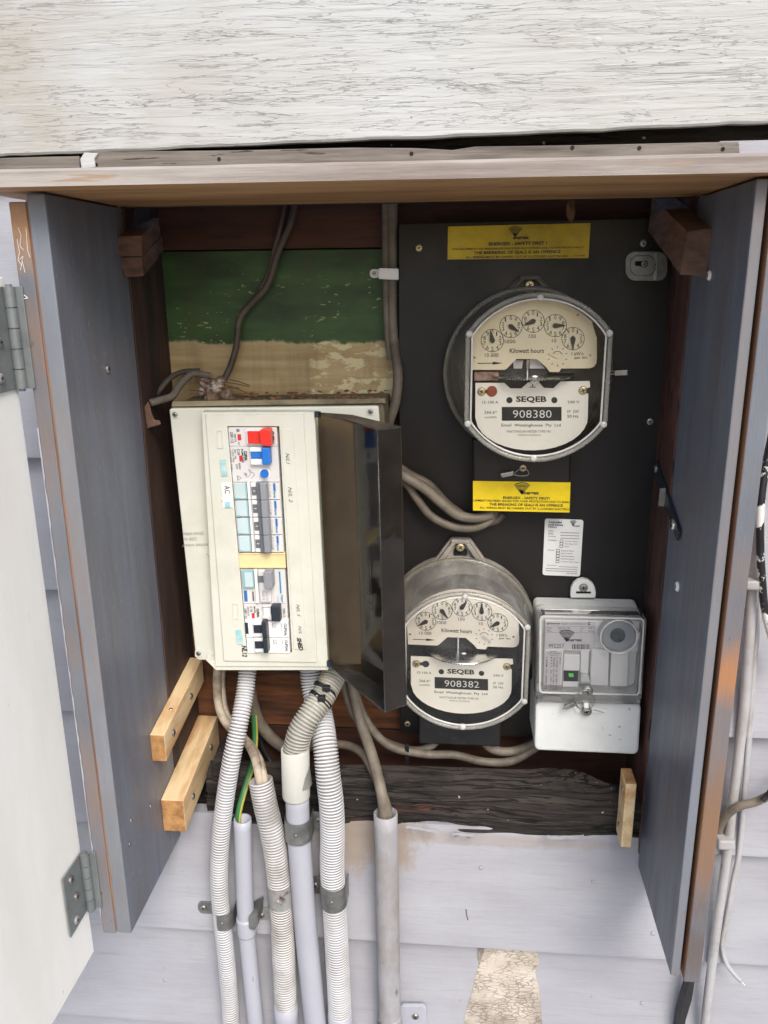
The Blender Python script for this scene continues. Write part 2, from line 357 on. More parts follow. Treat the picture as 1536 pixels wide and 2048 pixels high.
M_YELLOW = mat('yellow_label', lin(238, 208, 20), .4, col2=lin(214, 184, 24), lo=.5, hi=.75, scale=30, spots=lin(150, 120, 30), sth=.76, sscale=160, bmp=.05, var=.03)
M_YELLOWD = mat('dull_yellow_label', lin(216, 186, 30), .45, col2=lin(180, 150, 26), lo=.45, hi=.7, scale=22, spots=lin(120, 96, 30), sth=.74, sscale=130, bmp=.05, var=.04)
M_PLATEU = mat('cream_dial_plate', lin(244, 234, 206), .4, col2=lin(236, 222, 188), scale=18, bmp=.03, var=.03)
M_PLATEL = mat('white_name_plate', lin(252, 250, 242), .35, bmp=.02, var=.02)
M_PLATEU2 = mat('white_dial_plate', lin(246, 241, 232), .4, col2=lin(238, 230, 218), scale=18, bmp=.03, var=.03)
M_METERBASE = mat('dark_meter_base', lin(88, 84, 76), .5, col2=lin(60, 58, 54), scale=16, bmp=.2, bscale=200, var=.12)
M_METERBASE2 = mat('dusty_meter_base', lin(160, 154, 146), .6, col2=lin(112, 106, 98), scale=14, bmp=.25, bscale=200, var=.12)
M_METERIN = mat('black_meter_plastic', lin(28, 28, 30), .45, col2=lin(60, 58, 56), lo=.55, hi=.7, scale=25, bmp=.1, var=.2)
M_ALU = mat('aluminium', (.72, .72, .72, 1), .25, 1, bmp=.05, bscale=300)
M_COPPER = mat('copper_red', lin(160, 88, 70), .4, .6, bmp=.1)
M_MAGNET = mat('pinkish_cast_magnet', lin(176, 150, 138), .4, .3, col2=lin(120, 84, 72), scale=60, bmp=.1)
M_CLEAR = clear('clear_meter_cover', (.99, .985, .97, 1), milk=.0, dust=.02, gloss=.8)
M_CLEARD = clear('dusty_clear_cover', (.96, .95, .92, 1), milk=.20, milkcol=(.55, .54, .51, 1), dust=.34, rough=.1)
M_CLEARS = clear('side_clear_cover', (.92, .91, .85, 1), milk=.24, milkcol=(.36, .34, .27, 1), dust=.30, rough=.06, gloss=1.0)
M_RIM = clear('clear_cover_rim', (.92, .91, .88, 1), milk=.50, milkcol=(.86, .85, .82, 1), dust=.2, rough=.12, gloss=1.0)
M_FLANGE = clear('clear_cover_flange', (.85, .84, .78, 1), milk=.34, milkcol=(.34, .33, .28, 1), dust=.2, rough=.1)
M_FLANGE2 = clear('clear_cover_edge', (.90, .89, .85, 1), milk=.30, milkcol=(.50, .49, .45, 1), dust=.2, rough=.08)
M_RIM2 = clear('receiver_cover_plastic', (.995, .995, .995, 1), milk=.0, milkcol=(.8, .82, .84, 1), dust=.03, rough=.08)
M_TINT = clear('brown_tinted_polycarbonate', (.46, .375, .265, 1), milk=.07, milkcol=(.17, .135, .09, 1), dust=.16, rough=.08)
M_TINTD = clear('dusty_tinted_polycarbonate', (.14, .12, .09, 1), milk=.25, milkcol=(.10, .095, .09, 1), dust=.45, rough=.12)
M_TINTS = clear('dark_glossy_tinted_side', (.24, .20, .15, 1), milk=.14, milkcol=(.11, .095, .08, 1), dust=.12, rough=.03, gloss=1.1)
M_RECV = mat('pale_grey_receiver_plastic', lin(222, 224, 220), .5, col2=lin(210, 213, 210), scale=10, spots=lin(140, 132, 120), sth=.70, sscale=170, bmp=.15, bscale=260, var=.02)
M_CORR = mat('white_corrugated_plastic', lin(208, 209, 212), .42, col2=lin(176, 173, 166), lo=.52, hi=.72, scale=9, bmp=.05, var=.02)
M_GROOVE = mat('grime_and_shade_in_grooves', lin(146, 147, 150), .7, col2=lin(108, 102, 94), lo=.45, hi=.7, scale=11, bmp=0)  # grime between the ribs, with the shade of the grooves painted in
M_CORRD = mat('stained_corrugated_plastic', lin(204, 203, 200), .5, col2=lin(140, 132, 122), lo=.48, hi=.66, scale=13, bmp=.08, var=.03)
M_CORRY = mat('grimy_corrugated_plastic', lin(188, 186, 174), .5, col2=lin(134, 126, 106), lo=.42, hi=.66, scale=16, bmp=.08, var=.04)
M_PVC = mat('grey_pvc_conduit', lin(168, 170, 180), .45, col2=lin(154, 154, 162), lo=.45, hi=.75, scale=8, stretch=(1, 1, .5), spots=lin(140, 134, 130), sth=.72, sscale=70, bmp=.06, bscale=200, var=.02)
M_PVCD = mat('dirty_pvc_conduit', lin(158, 158, 163), .55, col2=lin(134, 128, 122), lo=.5, hi=.68, scale=11, stretch=(1, 1, .6), spots=lin(120, 114, 110), sth=.70, sscale=80, bmp=.2, bscale=150, var=.03)
M_COUP = mat('white_pvc_coupler', lin(196, 196, 188), .42, bmp=.05, var=.03)
M_CABLE = mat('dusty_grey_cable', lin(122, 113, 100), .6, col2=lin(88, 80, 70), lo=.42, hi=.66, scale=26, bmp=.15, bscale=200, var=.1)
M_CABLED = mat('dark_brown_cable', lin(92, 82, 72), .6, col2=lin(66, 56, 48), scale=16, bmp=.15, bscale=200, var=.15)
M_CABLEW = mat('grimy_white_cable', lin(182, 170, 152), .6, col2=lin(108, 94, 80), lo=.45, hi=.62, scale=30, bmp=.25, bscale=200, var=.1)
M_PCABLE = mat('overpainted_cable', lin(172, 171, 172), .5, col2=lin(154, 151, 148), scale=20, spots=lin(140, 130, 122), sth=.70, sscale=60, bmp=.8, bscale=90, var=.04)
M_BCABLE = mat('black_cable_with_paint', lin(30, 30, 34), .4, col2=lin(216, 216, 214), lo=.54, hi=.56, scale=22, bmp=.2, bscale=90, var=.1)
M_TIE = mat('black_nylon', lin(30, 32, 36), .4, bmp=.05)
M_DOORW = mat('cream_door_paint', lin(240, 240, 236), .5, col2=lin(230, 228, 220), lo=.4, hi=.7, scale=5, stretch=(1, 2, .5), spots=lin(176, 170, 156), sth=.745, sscale=45, bmp=.18, bscale=45, bst=(1, 4, .35), var=.02)
M_MUD = mat('dried_mud_nest', lin(126, 104, 86), .9, col2=lin(196, 186, 176), lo=.5, hi=.62, scale=60, bmp=1.0, bscale=250, var=.3)
M_LEAF = mat('dry_leaf', lin(120, 84, 56), .8, bmp=.4, var=.3)
M_GROUND = mat('concrete_ground', (.34, .33, .31, 1), .85, col2=(.26, .25, .24, 1), scale=2, bmp=.3, bscale=30)
def fascia_mat():
    m, t, b = nt('crazed_fascia_paint'); co = coords(t, (1, 1, 1), 2)
    def cracks(st, seed, scale, wid, dist, d=5):
        n = nz(t, coords(t, st, seed), scale, d, .55, dist)
        return rmp(t, mth(t, 'ABSOLUTE', mth(t, 'SUBTRACT', n, .5)), 0, wid, 1, 0)
    m1_ = rmp(t, nz(t, coords(t, (1, 1, 2), 7), 6, 5, .6), .38, .60)
    m2_ = rmp(t, nz(t, coords(t, (1.2, 1, 4), 17), 9, 5, .6), .46, .62)
    c1 = mth(t, 'MULTIPLY', cracks((.7, 1, 11), 4, 9, .0052, .55, 5), m1_, True)
    c2 = mth(t, 'MULTIPLY', cracks((.9, 1, 17), 9, 10, .0044, .5, 5), m2_, True)
    c3 = mth(t, 'MULTIPLY', cracks((.5, 1, 8), 21, 8, .0038, .5, 5), m1_, True)
    cc = mth(t, 'MAXIMUM', mth(t, 'MAXIMUM', c1, mth(t, 'MULTIPLY', c2, .6)), c3)
    base = mixc(t, rmp(t, nz(t, co, 3.2, 3), .4, .62), lin(186, 188, 187), lin(179, 180, 176))
    base = mixc(t, rmp(t, nz(t, coords(t, (.5, 1, 5), 3), 9, 7), .55, .95), base, lin(162, 156, 146))
    g = N(t, 'ShaderNodeNewGeometry'); sx = N(t, 'ShaderNodeSeparateXYZ'); t.links.new(g.outputs['Position'], sx.inputs[0])
    dirt = mth(t, 'MULTIPLY', rmp(t, sx.outputs[0], .0, -.36, 0, .8), rmp(t, nz(t, coords(t, (1, 1, 2), 31), 7, 6, .6), .35, .62), True)
    base = mixc(t, dirt, base, lin(166, 160, 147))
    t.links.new(mixc(t, mth(t, 'MULTIPLY', cc, .36), base, lin(84, 74, 66)), b.inputs['Base Color']); b.inputs['Roughness'].default_value = .5
    fine = nz(t, coords(t, (.7, 1, 9), 4), 16, 7, .58, .5)
    h = mth(t, 'SUBTRACT', fine, mth(t, 'MULTIPLY', cc, 1.0))
    bump(t, b, h, .65, .0018); return m
M_FASCIA = fascia_mat()
stains(M_STILE, [(-1, -.020, .050, lin(168, 128, 90), .9), (-1, -.11, .03, lin(124, 108, 98), .6), (1, -.425, .035, lin(172, 118, 72), .8), (1, -.60, .09, lin(132, 100, 74), .85), (1, -.73, .06, lin(96, 84, 78), .8)])
def crackle_mat():
    m, t, b = nt('crackled_bare_paint'); co = coords(t, (1, 1, 1), 2)
    v = N(t, 'ShaderNodeTexVoronoi', feature='DISTANCE_TO_EDGE'); mp = coords(t, (95, 20, 260), 1)
    nn = N(t, 'ShaderNodeTexNoise'); t.links.new(mp, nn.inputs['Vector']); nn.inputs['Scale'].default_value = .8
    ad = N(t, 'ShaderNodeVectorMath', operation='ADD'); t.links.new(mp, ad.inputs[0]); t.links.new(nn.outputs['Color'], ad.inputs[1]); t.links.new(ad.outputs[0], v.inputs['Vector']); v.inputs['Scale'].default_value = 1
    base = mixc(t, rmp(t, nz(t, co, 30, 6), .4, .65), lin(200, 191, 178), lin(182, 171, 156))
    z = N(t, 'ShaderNodeSeparateXYZ'); g = N(t, 'ShaderNodeNewGeometry'); t.links.new(g.outputs['Position'], z.inputs[0])
    low = mth(t, 'MULTIPLY', rmp(t, z.outputs[2], -.955, -.985), rmp(t, nz(t, co, 22, 5), .42, .6), True)
    base = mixc(t, low, base, lin(158, 148, 138))
    c = rmp(t, v.outputs['Distance'], .01, .10, .55, 0)
    c = mth(t, 'MULTIPLY', c, rmp(t, nz(t, co, 45, 3), .36, .54))
    t.links.new(mixc(t, c, base, lin(84, 68, 58)), b.inputs['Base Color']); b.inputs['Roughness'].default_value = .8
    bump(t, b, mth(t, 'SUBTRACT', 1, c), .8, .001); return m
M_CRACKLE = crackle_mat()
def green_mat():
    m, t, b = nt('green_paint_over_pale_board')
    g = N(t, 'ShaderNodeNewGeometry'); s = N(t, 'ShaderNodeSeparateXYZ'); t.links.new(g.outputs['Position'], s.inputs[0])
    co = coords(t, (1, 1, 1), 3); cs = coords(t, (1, 1, 3.2), 5)
    edge = mth(t, 'ADD', s.outputs[2], mth(t, 'MULTIPLY', mth(t, 'SUBTRACT', nz(t, coords(t, (1, 1, .01), 6), 22, 7, .62), .5), .022))
    isg = rmp(t, edge, -.1462, -.1440)
    green = mixc(t, rmp(t, nz(t, cs, 9, 7), .38, .62), lin(38, 60, 30), lin(62, 94, 48))
    fl = mth(t, 'MULTIPLY', rmp(t, nz(t, coords(t, (1, 1, 2.6), 8), 130, 2, .4), .665, .695), rmp(t, nz(t, co, 15, 3), .44, .58), True)
    fl = mth(t, 'MULTIPLY', fl, rmp(t, s.outputs[2], -.06, -.10), True)
    green = mixc(t, fl, green, lin(184, 176, 120))
    pale = mixc(t, rmp(t, nz(t, coords(t, (.5, 1, 5), 9), 16, 7), .36, .66), lin(204, 182, 136), lin(172, 146, 102))
    xm = mth(t, 'MULTIPLY', rmp(t, s.outputs[0], -.118, -.116), rmp(t, nz(t, coords(t, (1, 1, 2.2), 11), 42, 6, .6), .5, .54), True)
    pale = mixc(t, xm, pale, lin(222, 210, 166))
    rim = mth(t, 'MULTIPLY', rmp(t, mth(t, 'ABSOLUTE', mth(t, 'ADD', edge, .1452)), 0, .0035, 1, 0), rmp(t, nz(t, coords(t, (1, 1, 1), 14), 60, 4), .42, .6), True)
    allc = mixc(t, mth(t, 'MULTIPLY', rim, .7), mixc(t, isg, pale, green), lin(196, 188, 140))
    streak = rmp(t, nz(t, coords(t, (3, 1, .4), 15), 10, 7, .65), .5, .75, 0, .45)
    allc = mixc(t, streak, allc, lin(70, 58, 40))
    t.links.new(allc, b.inputs['Base Color']); b.inputs['Roughness'].default_value = .55
    bump(t, b, nz(t, coords(t, (.3, 1, 4), 2), 80, 6), .4, .0008); return m
M_GREEN = green_mat()
def rot_mat():
    m, t, b = nt('charred_weathered_sill')
    cs = coords(t, (.8, 1.5, 6), 3); n = nz(t, cs, 14, 9, .72, .6)
    c = mixc(t, rmp(t, n, .38, .68), lin(24, 20, 19), lin(72, 64, 58))
    crk = rmp(t, mth(t, 'ABSOLUTE', mth(t, 'SUBTRACT', nz(t, coords(t, (.35, 1, 9), 8), 12, 6, .6, .3), .5)), 0, .022, 1, 0)
    c = mixc(t, rmp(t, nz(t, coords(t, (.8, 1, 4), 5), 9, 6), .62, .74), c, lin(92, 56, 42))
    c = mixc(t, crk, c, lin(14, 12, 12))
    c = mixc(t, rmp(t, nz(t, coords(t, (1, 1, 1), 6), 120, 2), .75, .77), c, lin(196, 194, 190))
    t.links.new(c, b.inputs['Base Color']); b.inputs['Roughness'].default_value = .85
    bump(t, b, mth(t, 'SUBTRACT', n, crk), 1.0, .005); return m
M_ROT = rot_mat()
# ================================================================== THE HOUSE WALL
g = box('ground', (-4, -5, -1.70), (4, 2, -1.65), M_GROUND); g['kind'] = 'structure'
wall = empty('house_wall', (0, .15, -1.65), 'pale grey-lavender painted weatherboard wall with a crazed wide board above the open cabinet', 'wall')
XI = .2885
def weatherboard(x0, x1, zb, zt, y_bot=-.0175, y_top=0.004, dz=0):
    nx = max(4, int((x1-x0)/.03)); bm = bmesh.new()
    prof = [(y_bot+.0015, zb), (y_bot, zb+.0012), (y_bot+.0002, zb+.004), ((y_bot+y_top)/2, (zb+zt)/2), (y_top, zt), (y_top+.018, zt), (y_bot+.018, zb)]
    rows = []
    for i in range(nx+1):
        x = x0+(x1-x0)*i/nx
        wz = (noise.noise(Vector((x*9, zb*7, 0))))*.0012; wy = noise.noise(Vector((x*5, zb*3, 4)))*.0008
        rows.append([bm.verts.new((x, y+wy, z+(wz if k < 3 else 0))) for k, (y, z) in enumerate(prof)])
    for a, b in zip(rows, rows[1:]):
        for k in range(len(prof)): bm.faces.new((a[k], a[(k+1) % len(prof)], b[(k+1) % len(prof)], b[k]))
    bm.faces.new(rows[0]); bm.faces.new(rows[-1][::-1])
    return bm_obj('weatherboard', bm, M_PAINT, wall)
Z0, PT = -.8934, .1579
def board_y(z):
    k = math.ceil((Z0-z)/PT-1e-6); zb = Z0-k*PT; zt = -.728 if k == 0 else zb+PT+.012
    return .004-.0215*(zt-z)/(zt-zb)
def on_board(u, v, off=.0006):
    y = -.008
    for _ in range(8): y = board_y(P(u, v, y).z)-off
    return P(u, v, y)
def stuck(name, px, th, m, parent, off=.0002, **k):        # a thin piece that lies on the sloping board
    f = [on_board(u, v, off+th) for u, v in px]; bm = bmesh.new(); add_prism(bm, f, [p+Vector((0, th, 0)) for p in f]); return bm_obj(name, bm, m, parent, **k)
for k in range(-7, 6):
    zb = Z0-k*PT; zt = zb+PT+.012
    zt2 = min(zt, .046)
    if k >= 1 or k == 0: 
        if k == 0:
            weatherboard(-1.1, 1.1, zb, -.728)
        else: weatherboard(-1.1, 1.1, zb, zt)
    elif zb < .04:
        weatherboard(-1.1, -XI-.0015, zb, zt2); weatherboard(XI+.0015, 1.1, zb, zt2)
# wide crazed board above, its lower edge running slightly up to the right
bm = bmesh.new(); n = 90; rows = []
for i in range(n+1):
    u = -500+2600*i/n; base = 312+(245-312)*u/1536
    p = P(u, base, -.022); j = noise.noise(Vector((p.x*14, 0, 1)))*.0025+noise.noise(Vector((p.x*60, 0, 3)))*.0008
    rows.append([bm.verts.new((p.x, y, z)) for y, z in ((-.022, .50), (-.022, p.z+j+.002), (-.0205, p.z+j), (-.004, p.z+j+.001), (.01, .50))])
for a, b in zip(rows, rows[1:]):
    for k in range(5): bm.faces.new((a[k], a[(k+1) % 5], b[(k+1) % 5], b[k]))
bm.faces.new(rows[0]); bm.faces.new(rows[-1][::-1])
bm_obj('fascia_board', bm, M_FASCIA, wall, label='wide horizontal board in crazed off-white paint above the cabinet')
# raised paint blisters
for u, v, r in ((867, 92, 10), (1195, 84, 12), (135, 208, 7)):
    lathe('paint_blister', P(u, v, -.0218), (0, -1, 0), [(r*.00038, 0), (r*.00033, .0003), (r*.00022, .0006), (r*.0001, .0007)], M_FASCIA, wall, n=10, smooth=True)
# boards behind the gap under the wide board, darkened to give its shade
box('backing_board', (-1.1, .012, .001), (1.1, .03, .30), M_ROT, wall)
# grey batten lying under the wide board
slab('batten', [(185, 303), (330, 302), (500, 300), (700, 295), (830, 296), (905, 300), (950, 293), (1160, 290), (1478, 283), (1480, 309), (950, 335), (192, 345)], -.027, .010, M_BATTEN, wall, bevel=.0008, label='bare grey weathered batten with nail holes on top of the cabinet')
slab('batten', [(-60, 318), (60, 314), (158, 312), (160, 345), (-60, 350)], -.021, .010, M_BATTEN, wall, bevel=.0008)
for u, v in ((438, 318), (823, 307), (1279, 296), (1446, 298), (1145, 295), (385//2, 329)):
    lathe('nail_hole', P(u, v, -.0275), (0, -1, 0), [(.0019, 0), (.0016, .0005)], M_BLACK, wall, n=9)
slab('paint_chip', [(168, 305), (196, 306), (188, 318), (190, 334), (163, 338), (160, 318)], -.030, -.024, M_FASCIA, wall, bevel=.0006)
box('weatherboard', (.300, -.012, .018), (1.1, .006, .047), M_PAINT, wall)
# opening: studs, lining boards, rotten sill
box('backing_board', (-.36, .1185, -.83), (.36, .13, .06), M_STUD, wall)
box('wall_stud', (-.335, .0005, -.80), (-.2868, .118, .03), M_STUD, wall, bevel=.001, label='dark timber stud on the left of the opening')
box('wall_stud', (.2868, .0005, -.80), (.335, .118, .03), M_STUDRED, wall, bevel=.001, label='red brown timber stud on the right of the opening')
box('lining_board', (-.34, .100, -.0398), (.34, .118, .06), M_BACKWOOD, wall, bevel=.0008, label='red brown lining board at the top of the recess')
box('lining_board', (-.34, .1015, -.216), (.34, .118, -.0412), M_GREEN, wall, bevel=.0008, label='lining board painted green above and bare pale wood below')
box('lining_board', (-.34, .100, -.400), (.34, .118, -.2175), M_BACKWOOD, wall, bevel=.0008)
box('lining_board', (-.34, .1005, -.655), (.34, .118, -.4015), M_ORANGEWOOD, wall, bevel=.0008, label='orange brown lining board behind the conduits')
box('lining_board', (-.34, .100, -.82), (.34, .118, -.6565), M_BACKWOOD, wall, bevel=.0008)
def rough_beam(name, top, bot, yf, depth, m, amp=.010, ny=26, seed=0, **k):
    bm = bmesh.new(); nx = 110; cols = []
    def ip(pl, u):
        for (a, b), (c, d) in zip(pl, pl[1:]):
            if a <= u <= c: return b+(d-b)*(u-a)/(c-a)
        return pl[-1][1]
    u0, u1 = top[0][0], top[-1][0]
    for i in range(nx+1):
        u = u0+(u1-u0)*i/nx; pt = P(u, ip(top, u), yf); pb = P(u, ip(bot, u), yf); col = []
        for j in range(ny+1):
            t = j/ny; q = pt.lerp(pb, t)
            f = noise.fractal(Vector((q.x*7, seed, q.z*95)), 1.0, 2.0, 5)
            g2 = noise.noise(Vector((q.x*14, seed+3, q.z*30)))
            round_ = (1-min(1, t*6))**2*.018 + max(0, (t-.93)/.07)**2*.004
            deep = max(0, f-.15)*amp*1.6
            col.append(bm.verts.new((q.x, yf+round_+deep-g2*amp*.5, q.z+(noise.noise(Vector((q.x*60, 0, seed)))*.002 if j == ny else 0))))
        col.append(bm.verts.new((pb.x, yf+depth, pb.z))); col.insert(0, bm.verts.new((pt.x, yf+depth, pt.z-.05)))
        cols.append(col)
    for a, b in zip(cols, cols[1:]):
        for j in range(len(a)-1): bm.faces.new((a[j], b[j], b[j+1], a[j+1]))
    bm.faces.new(cols[0]); bm.faces.new(cols[-1][::-1])
    return bm_obj(name, bm, m, wall, smooth=False, **k)
rough_beam('sill_beam', [(412, 1538), (440, 1540), (800, 1547), (1087, 1557), (1160, 1569), (1250, 1588), (1285, 1602)],
           [(412, 1657), (440, 1659), (800, 1654), (915, 1669), (1030, 1674), (1164, 1677), (1285, 1680)], .002, .07, M_ROT, label='rotten dark split sill beam along the bottom of the recess')
slab('wood_block', [(424, 1520), (470, 1516), (480, 1566), (424, 1562)], .0, .06, M_ROT, wall, bevel=.002)
slab('wood_block', [(356, 1606), (418, 1590), (418, 1659), (356, 1652)], .03, .08, M_ROT, wall, bevel=.002)
# torn paint along the top of the board under the sill
rng = random.Random(3)
for (a, b) in (((812, 1652), (878, 1662)), ((905, 1667), (965, 1671)), ((1095, 1674), (1168, 1673))):
    pts = []; k = 9
    for i in range(k+1): t = i/k; pts.append((a[0]+(b[0]-a[0])*t, a[1]+(b[1]-a[1])*t-rng.uniform(0, 3)))
    low = [(u, v+rng.uniform(3, 7)) for u, v in pts][::-1]
    stuck('paint_flake', pts+low, .0014, M_PVCD, wall)
stuck('bare_patch', [(957, 1887), (975, 1886), (1010, 1889), (1050, 1891), (1076, 1892), (1074, 1905), (1079, 1925), (1070, 1945), (1076, 1968), (1080, 1990), (1082, 2012), (1084, 2040), (1088, 2062), (1040, 2070), (1000, 2066), (960, 2072), (925, 2064), (930, 2030), (936, 2010), (947, 1975), (951, 1950), (958, 1930), (954, 1908)], .0005, M_CRACKLE, wall, label='bare crackled patch of old paint on the lower weatherboard')
# scuffs, nail heads on the painted boards
for u, v in ((962, 1736), (1187, 1764), (1284, 2006), (1306, 1867), (843//1, 2040), (330, 1960), (560, 1300)):
    if v < 1600: continue
    lathe('nail_head', on_board(u, v, .0002), (0, -1, 0), [(.003, 0), (.0026, .0009), (.0012, .0012)], M_PAINT, wall, n=10, smooth=True)
stuck('splinter', [(931, 1820), (933, 1818), (934, 1830), (937, 1840), (935, 1841), (932, 1830)], .0006, M_BLOCK, wall)

# ================================================================== THE CABINET
cab = empty('meter_cabinet', (0, 0, -.76), 'open blue-grey timber meter cabinet fixed round the recess, with weathered pine lid', 'cabinet')
# lid
bm = bmesh.new(); nx = 60; rows = []
for i in range(nx+1):
    x = -.345+.735*i/nx; yf = -.1930+.006*(x/.3)+noise.noise(Vector((x*10, 0, 0)))*.0008
    zt = .0142+noise.noise(Vector((x*16, 2, 0)))*.0008
    rows.append([bm.verts.new(p) for p in ((x, yf, .0008), (x, yf-.0003, .012), (x, yf+.002, zt), (x, -.0225, .035), (x, .011, .036), (x, .011, .0006))])
for a, b in zip(rows, rows[1:]):
    for k in range(6): bm.faces.new((a[k], a[(k+1) % 6], b[(k+1) % 6], b[k]))
bm.faces.new(rows[0]); bm.faces.new(rows[-1][::-1])
bm.normal_update(); bmesh.ops.recalc_face_normals(bm, faces=bm.faces[:])
for f in bm.faces: f.material_index = 1 if f.normal.z < -.8 else 0
bm_obj('lid', bm, [M_LIDEDGE, M_LIDUNDER], cab, label='weathered pine board lid with faded front edge')
def board(name, a, b, mf, me_, **k):                     # worn colour on the front edge, paint on the faces
    bm = bmesh.new(); add_box(bm, a, b); bmesh.ops.recalc_face_normals(bm, faces=bm.faces[:])
    for f in bm.faces: f.material_index = 1 if (f.normal.y < -.8 or abs(f.normal.z) > .8) else 0
    return bm_obj(name, bm, [mf, me_], cab, **k)
board('side_panel', (-.3040, -.165, -.7605), (-.288, -.0005, -.0012), M_PANEL, M_PANELE, bevel=.0012, label='left side board of the cabinet')
board('side_panel', (.288, -.165, -.770), (.2972, -.0005, -.0012), M_PANEL, M_PANELE, bevel=.0012, label='right side board of the cabinet')
box('filler_strip', (-.3056, -.1635, -.760), (-.3042, -.001, -.0060), M_RAW, cab, label='thin orange strip of raw timber in the left side')
board('door_stile', (-.3205, -.1650, -.762), (-.3058, -.0015, -.0072), M_STILE, M_STILE, bevel=.0012, label='left outer stile with peeling edge that carries the hinges')
bm = bmesh.new(); add_box(bm, (.3005, -.1695, -.7725), (.3165, -.0015, -.0012)); bmesh.ops.recalc_face_normals(bm, faces=bm.faces[:])
for f in bm.faces: f.material_index = 1 if f.normal.x < -.8 else 0
bm_obj('door_stile', bm, [M_STILE, M_RAW], cab, bevel=.0012, label='right outer stile, bare brown at its inner edge')
box('filler_strip', (.2975, -.150, -.765), (.3003, -.001, -.004), M_RAW, cab)
# ragged paint line on the outer edge of the left stile
bm = bmesh.new(); pts = []
rg = random.Random(5)
for i in range(60):
    z = -.20-.54*i/59; pts.append((-.3206, z, .0003+.0014*rg.random()*(1 if i % 7 else 1.6)))
for (x, z, w_), (x2, z2, w2) in zip(pts, pts[1:]):
    v = [bm.verts.new(q) for q in ((x, -.1658, z), (x+w_, -.1658, z), (x+w2, -.1658, z2), (x, -.1658, z2))]; bm.faces.new(v)
bm_obj('peeled_paint_edge', bm, M_PAINT, cab)
pr = Print(lambda u, v: P(u, v, -.1656)); pr.path([(36, 455), (42, 470), (40, 492), (47, 500)], .9); pr.path([(52, 455), (55, 500), (60, 515)], .9); pr.path([(34, 478), (39, 505), (36, 520), (44, 532)], .9); pr.path([(38, 520), (46, 512), (41, 540)], .9); pr.path([(44, 520), (50, 545)], .9); pr.path([(48, 590), (56, 596), (46, 598)], 1.4)
pr.build('chalk_scribble', M_WHITEINK, cab)
# corner blocks
def block(name, a, b, m, jit=.0015, **k):
    bm = bmesh.new(); add_box(bm, a, b); bmesh.ops.subdivide_edges(bm, edges=bm.edges[:], cuts=5, use_grid_fill=True)
    for v in bm.verts:
        v.co += Vector((noise.noise(v.co*40), noise.noise(v.co*40+Vector((5, 0, 0))), noise.noise(v.co*40+Vector((0, 9, 0)))))*jit
    return bm_obj(name, bm, m, cab, bevel=.0008, **k)
def pblock(fpx, yf, bpx, yb, **k):
    bm = bmesh.new(); add_prism(bm, [P(u, v, yf) for u, v in fpx], [P(u, v, yb) for u, v in bpx]); bmesh.ops.triangulate(bm, faces=[f for f in bm.faces if len(f.verts) > 4]); bmesh.ops.subdivide_edges(bm, edges=bm.edges[:], cuts=4, use_grid_fill=True)
    for v in bm.verts: v.co += Vector((noise.noise(v.co*40), noise.noise(v.co*40+Vector((5, 0, 0))), noise.noise(v.co*40+Vector((0, 9, 0)))))*.0016
    return bm_obj('corner_block', bm, M_BLOCK, cab, **k)
pblock([(231, 473), (284, 471), (286, 512), (233, 514)], -.020, [(262, 436), (318, 436), (322, 470), (266, 472)], .085, label='rough brown block in the upper left corner, upper half')
pblock([(236, 516), (285, 514), (287, 552), (250, 553)], -.016, [(270, 472), (325, 472), (326, 503), (290, 508)], .085, label='rough brown block in the upper left corner, lower half')
pblock([(1375, 463), (1428, 458), (1411, 551), (1362, 550)], -.056, [(1305, 396), (1352, 396), (1346, 462), (1296, 461)], .070, label='rough brown block in the upper right corner')
# pine cleats
def cleat(a, b, marks, lift=0, **k):
    bm = bmesh.new(); add_box(bm, a, b)
    for v in bm.verts:
        if v.co.y > (a[1]+b[1])/2: v.co.z += lift
    bmesh.ops.recalc_face_normals(bm, faces=bm.faces[:])
    big = 'y' if (b[1]-a[1]) > (b[2]-a[2]) else 'z'
    for f in bm.faces: f.material_index = 1 if abs(getattr(f.normal, big)) > .8 else 0
    o = bm_obj('cleat', bm, [M_PINE, M_PINEEND], cab, bevel=.0012, **k)
    for (p, ax, r) in marks: screw(p, r, M_STEEL, o, ax)
    return o
cleat((-.2878, -.066, -.609), (-.2705, .085, -.5745), [((-.2705, -.038, -.588), (1, 0, 0), .0042), ((-.2705, .030, -.577), (1, 0, 0), .0042), ((-.278, -.020, -.5672), (0, 0, 1), .0022)], lift=.024, label='upper pine cleat screwed inside the left side board')
cleat((-.2878, -.053, -.714), (-.2600, .098, -.6705), [((-.2600, -.020, -.687), (1, 0, 0), .0040), ((-.2600, .060, -.668), (1, 0, 0), .0042)], lift=.027, label='lower, thicker pine cleat screwed inside the left side board')
a = P(1262, 1569, -.035); b = P(1287, 1698, -.035)
cleat((.2578, -.034, b.z), (.2700, -.002, a.z), [((.2578, -.020, a.z-.016), (-1, 0, 0), .0032), ((.2578, -.016, b.z+.018), (-1, 0, 0), .0032)], label='small upright pine cleat at the right end of the sill')
# screws in the side boards
for u, v in ((215, 738),): screw(PXc(u, v, -.2878), .0042, M_STEEL, cab, (1, 0, 0))
for u, v in ((346-45, 1612), (259, 1688), (262, 1640)): screw(PXc(u, v, -.2878), .0026, M_STEEL, cab, (1, 0, 0))
for u, v, r in ((1356, 1173, .0052), (1420, 551, .0045)): screw(PXc(u, v, .2878), r, M_LABELW, cab, (-1, 0, 0))
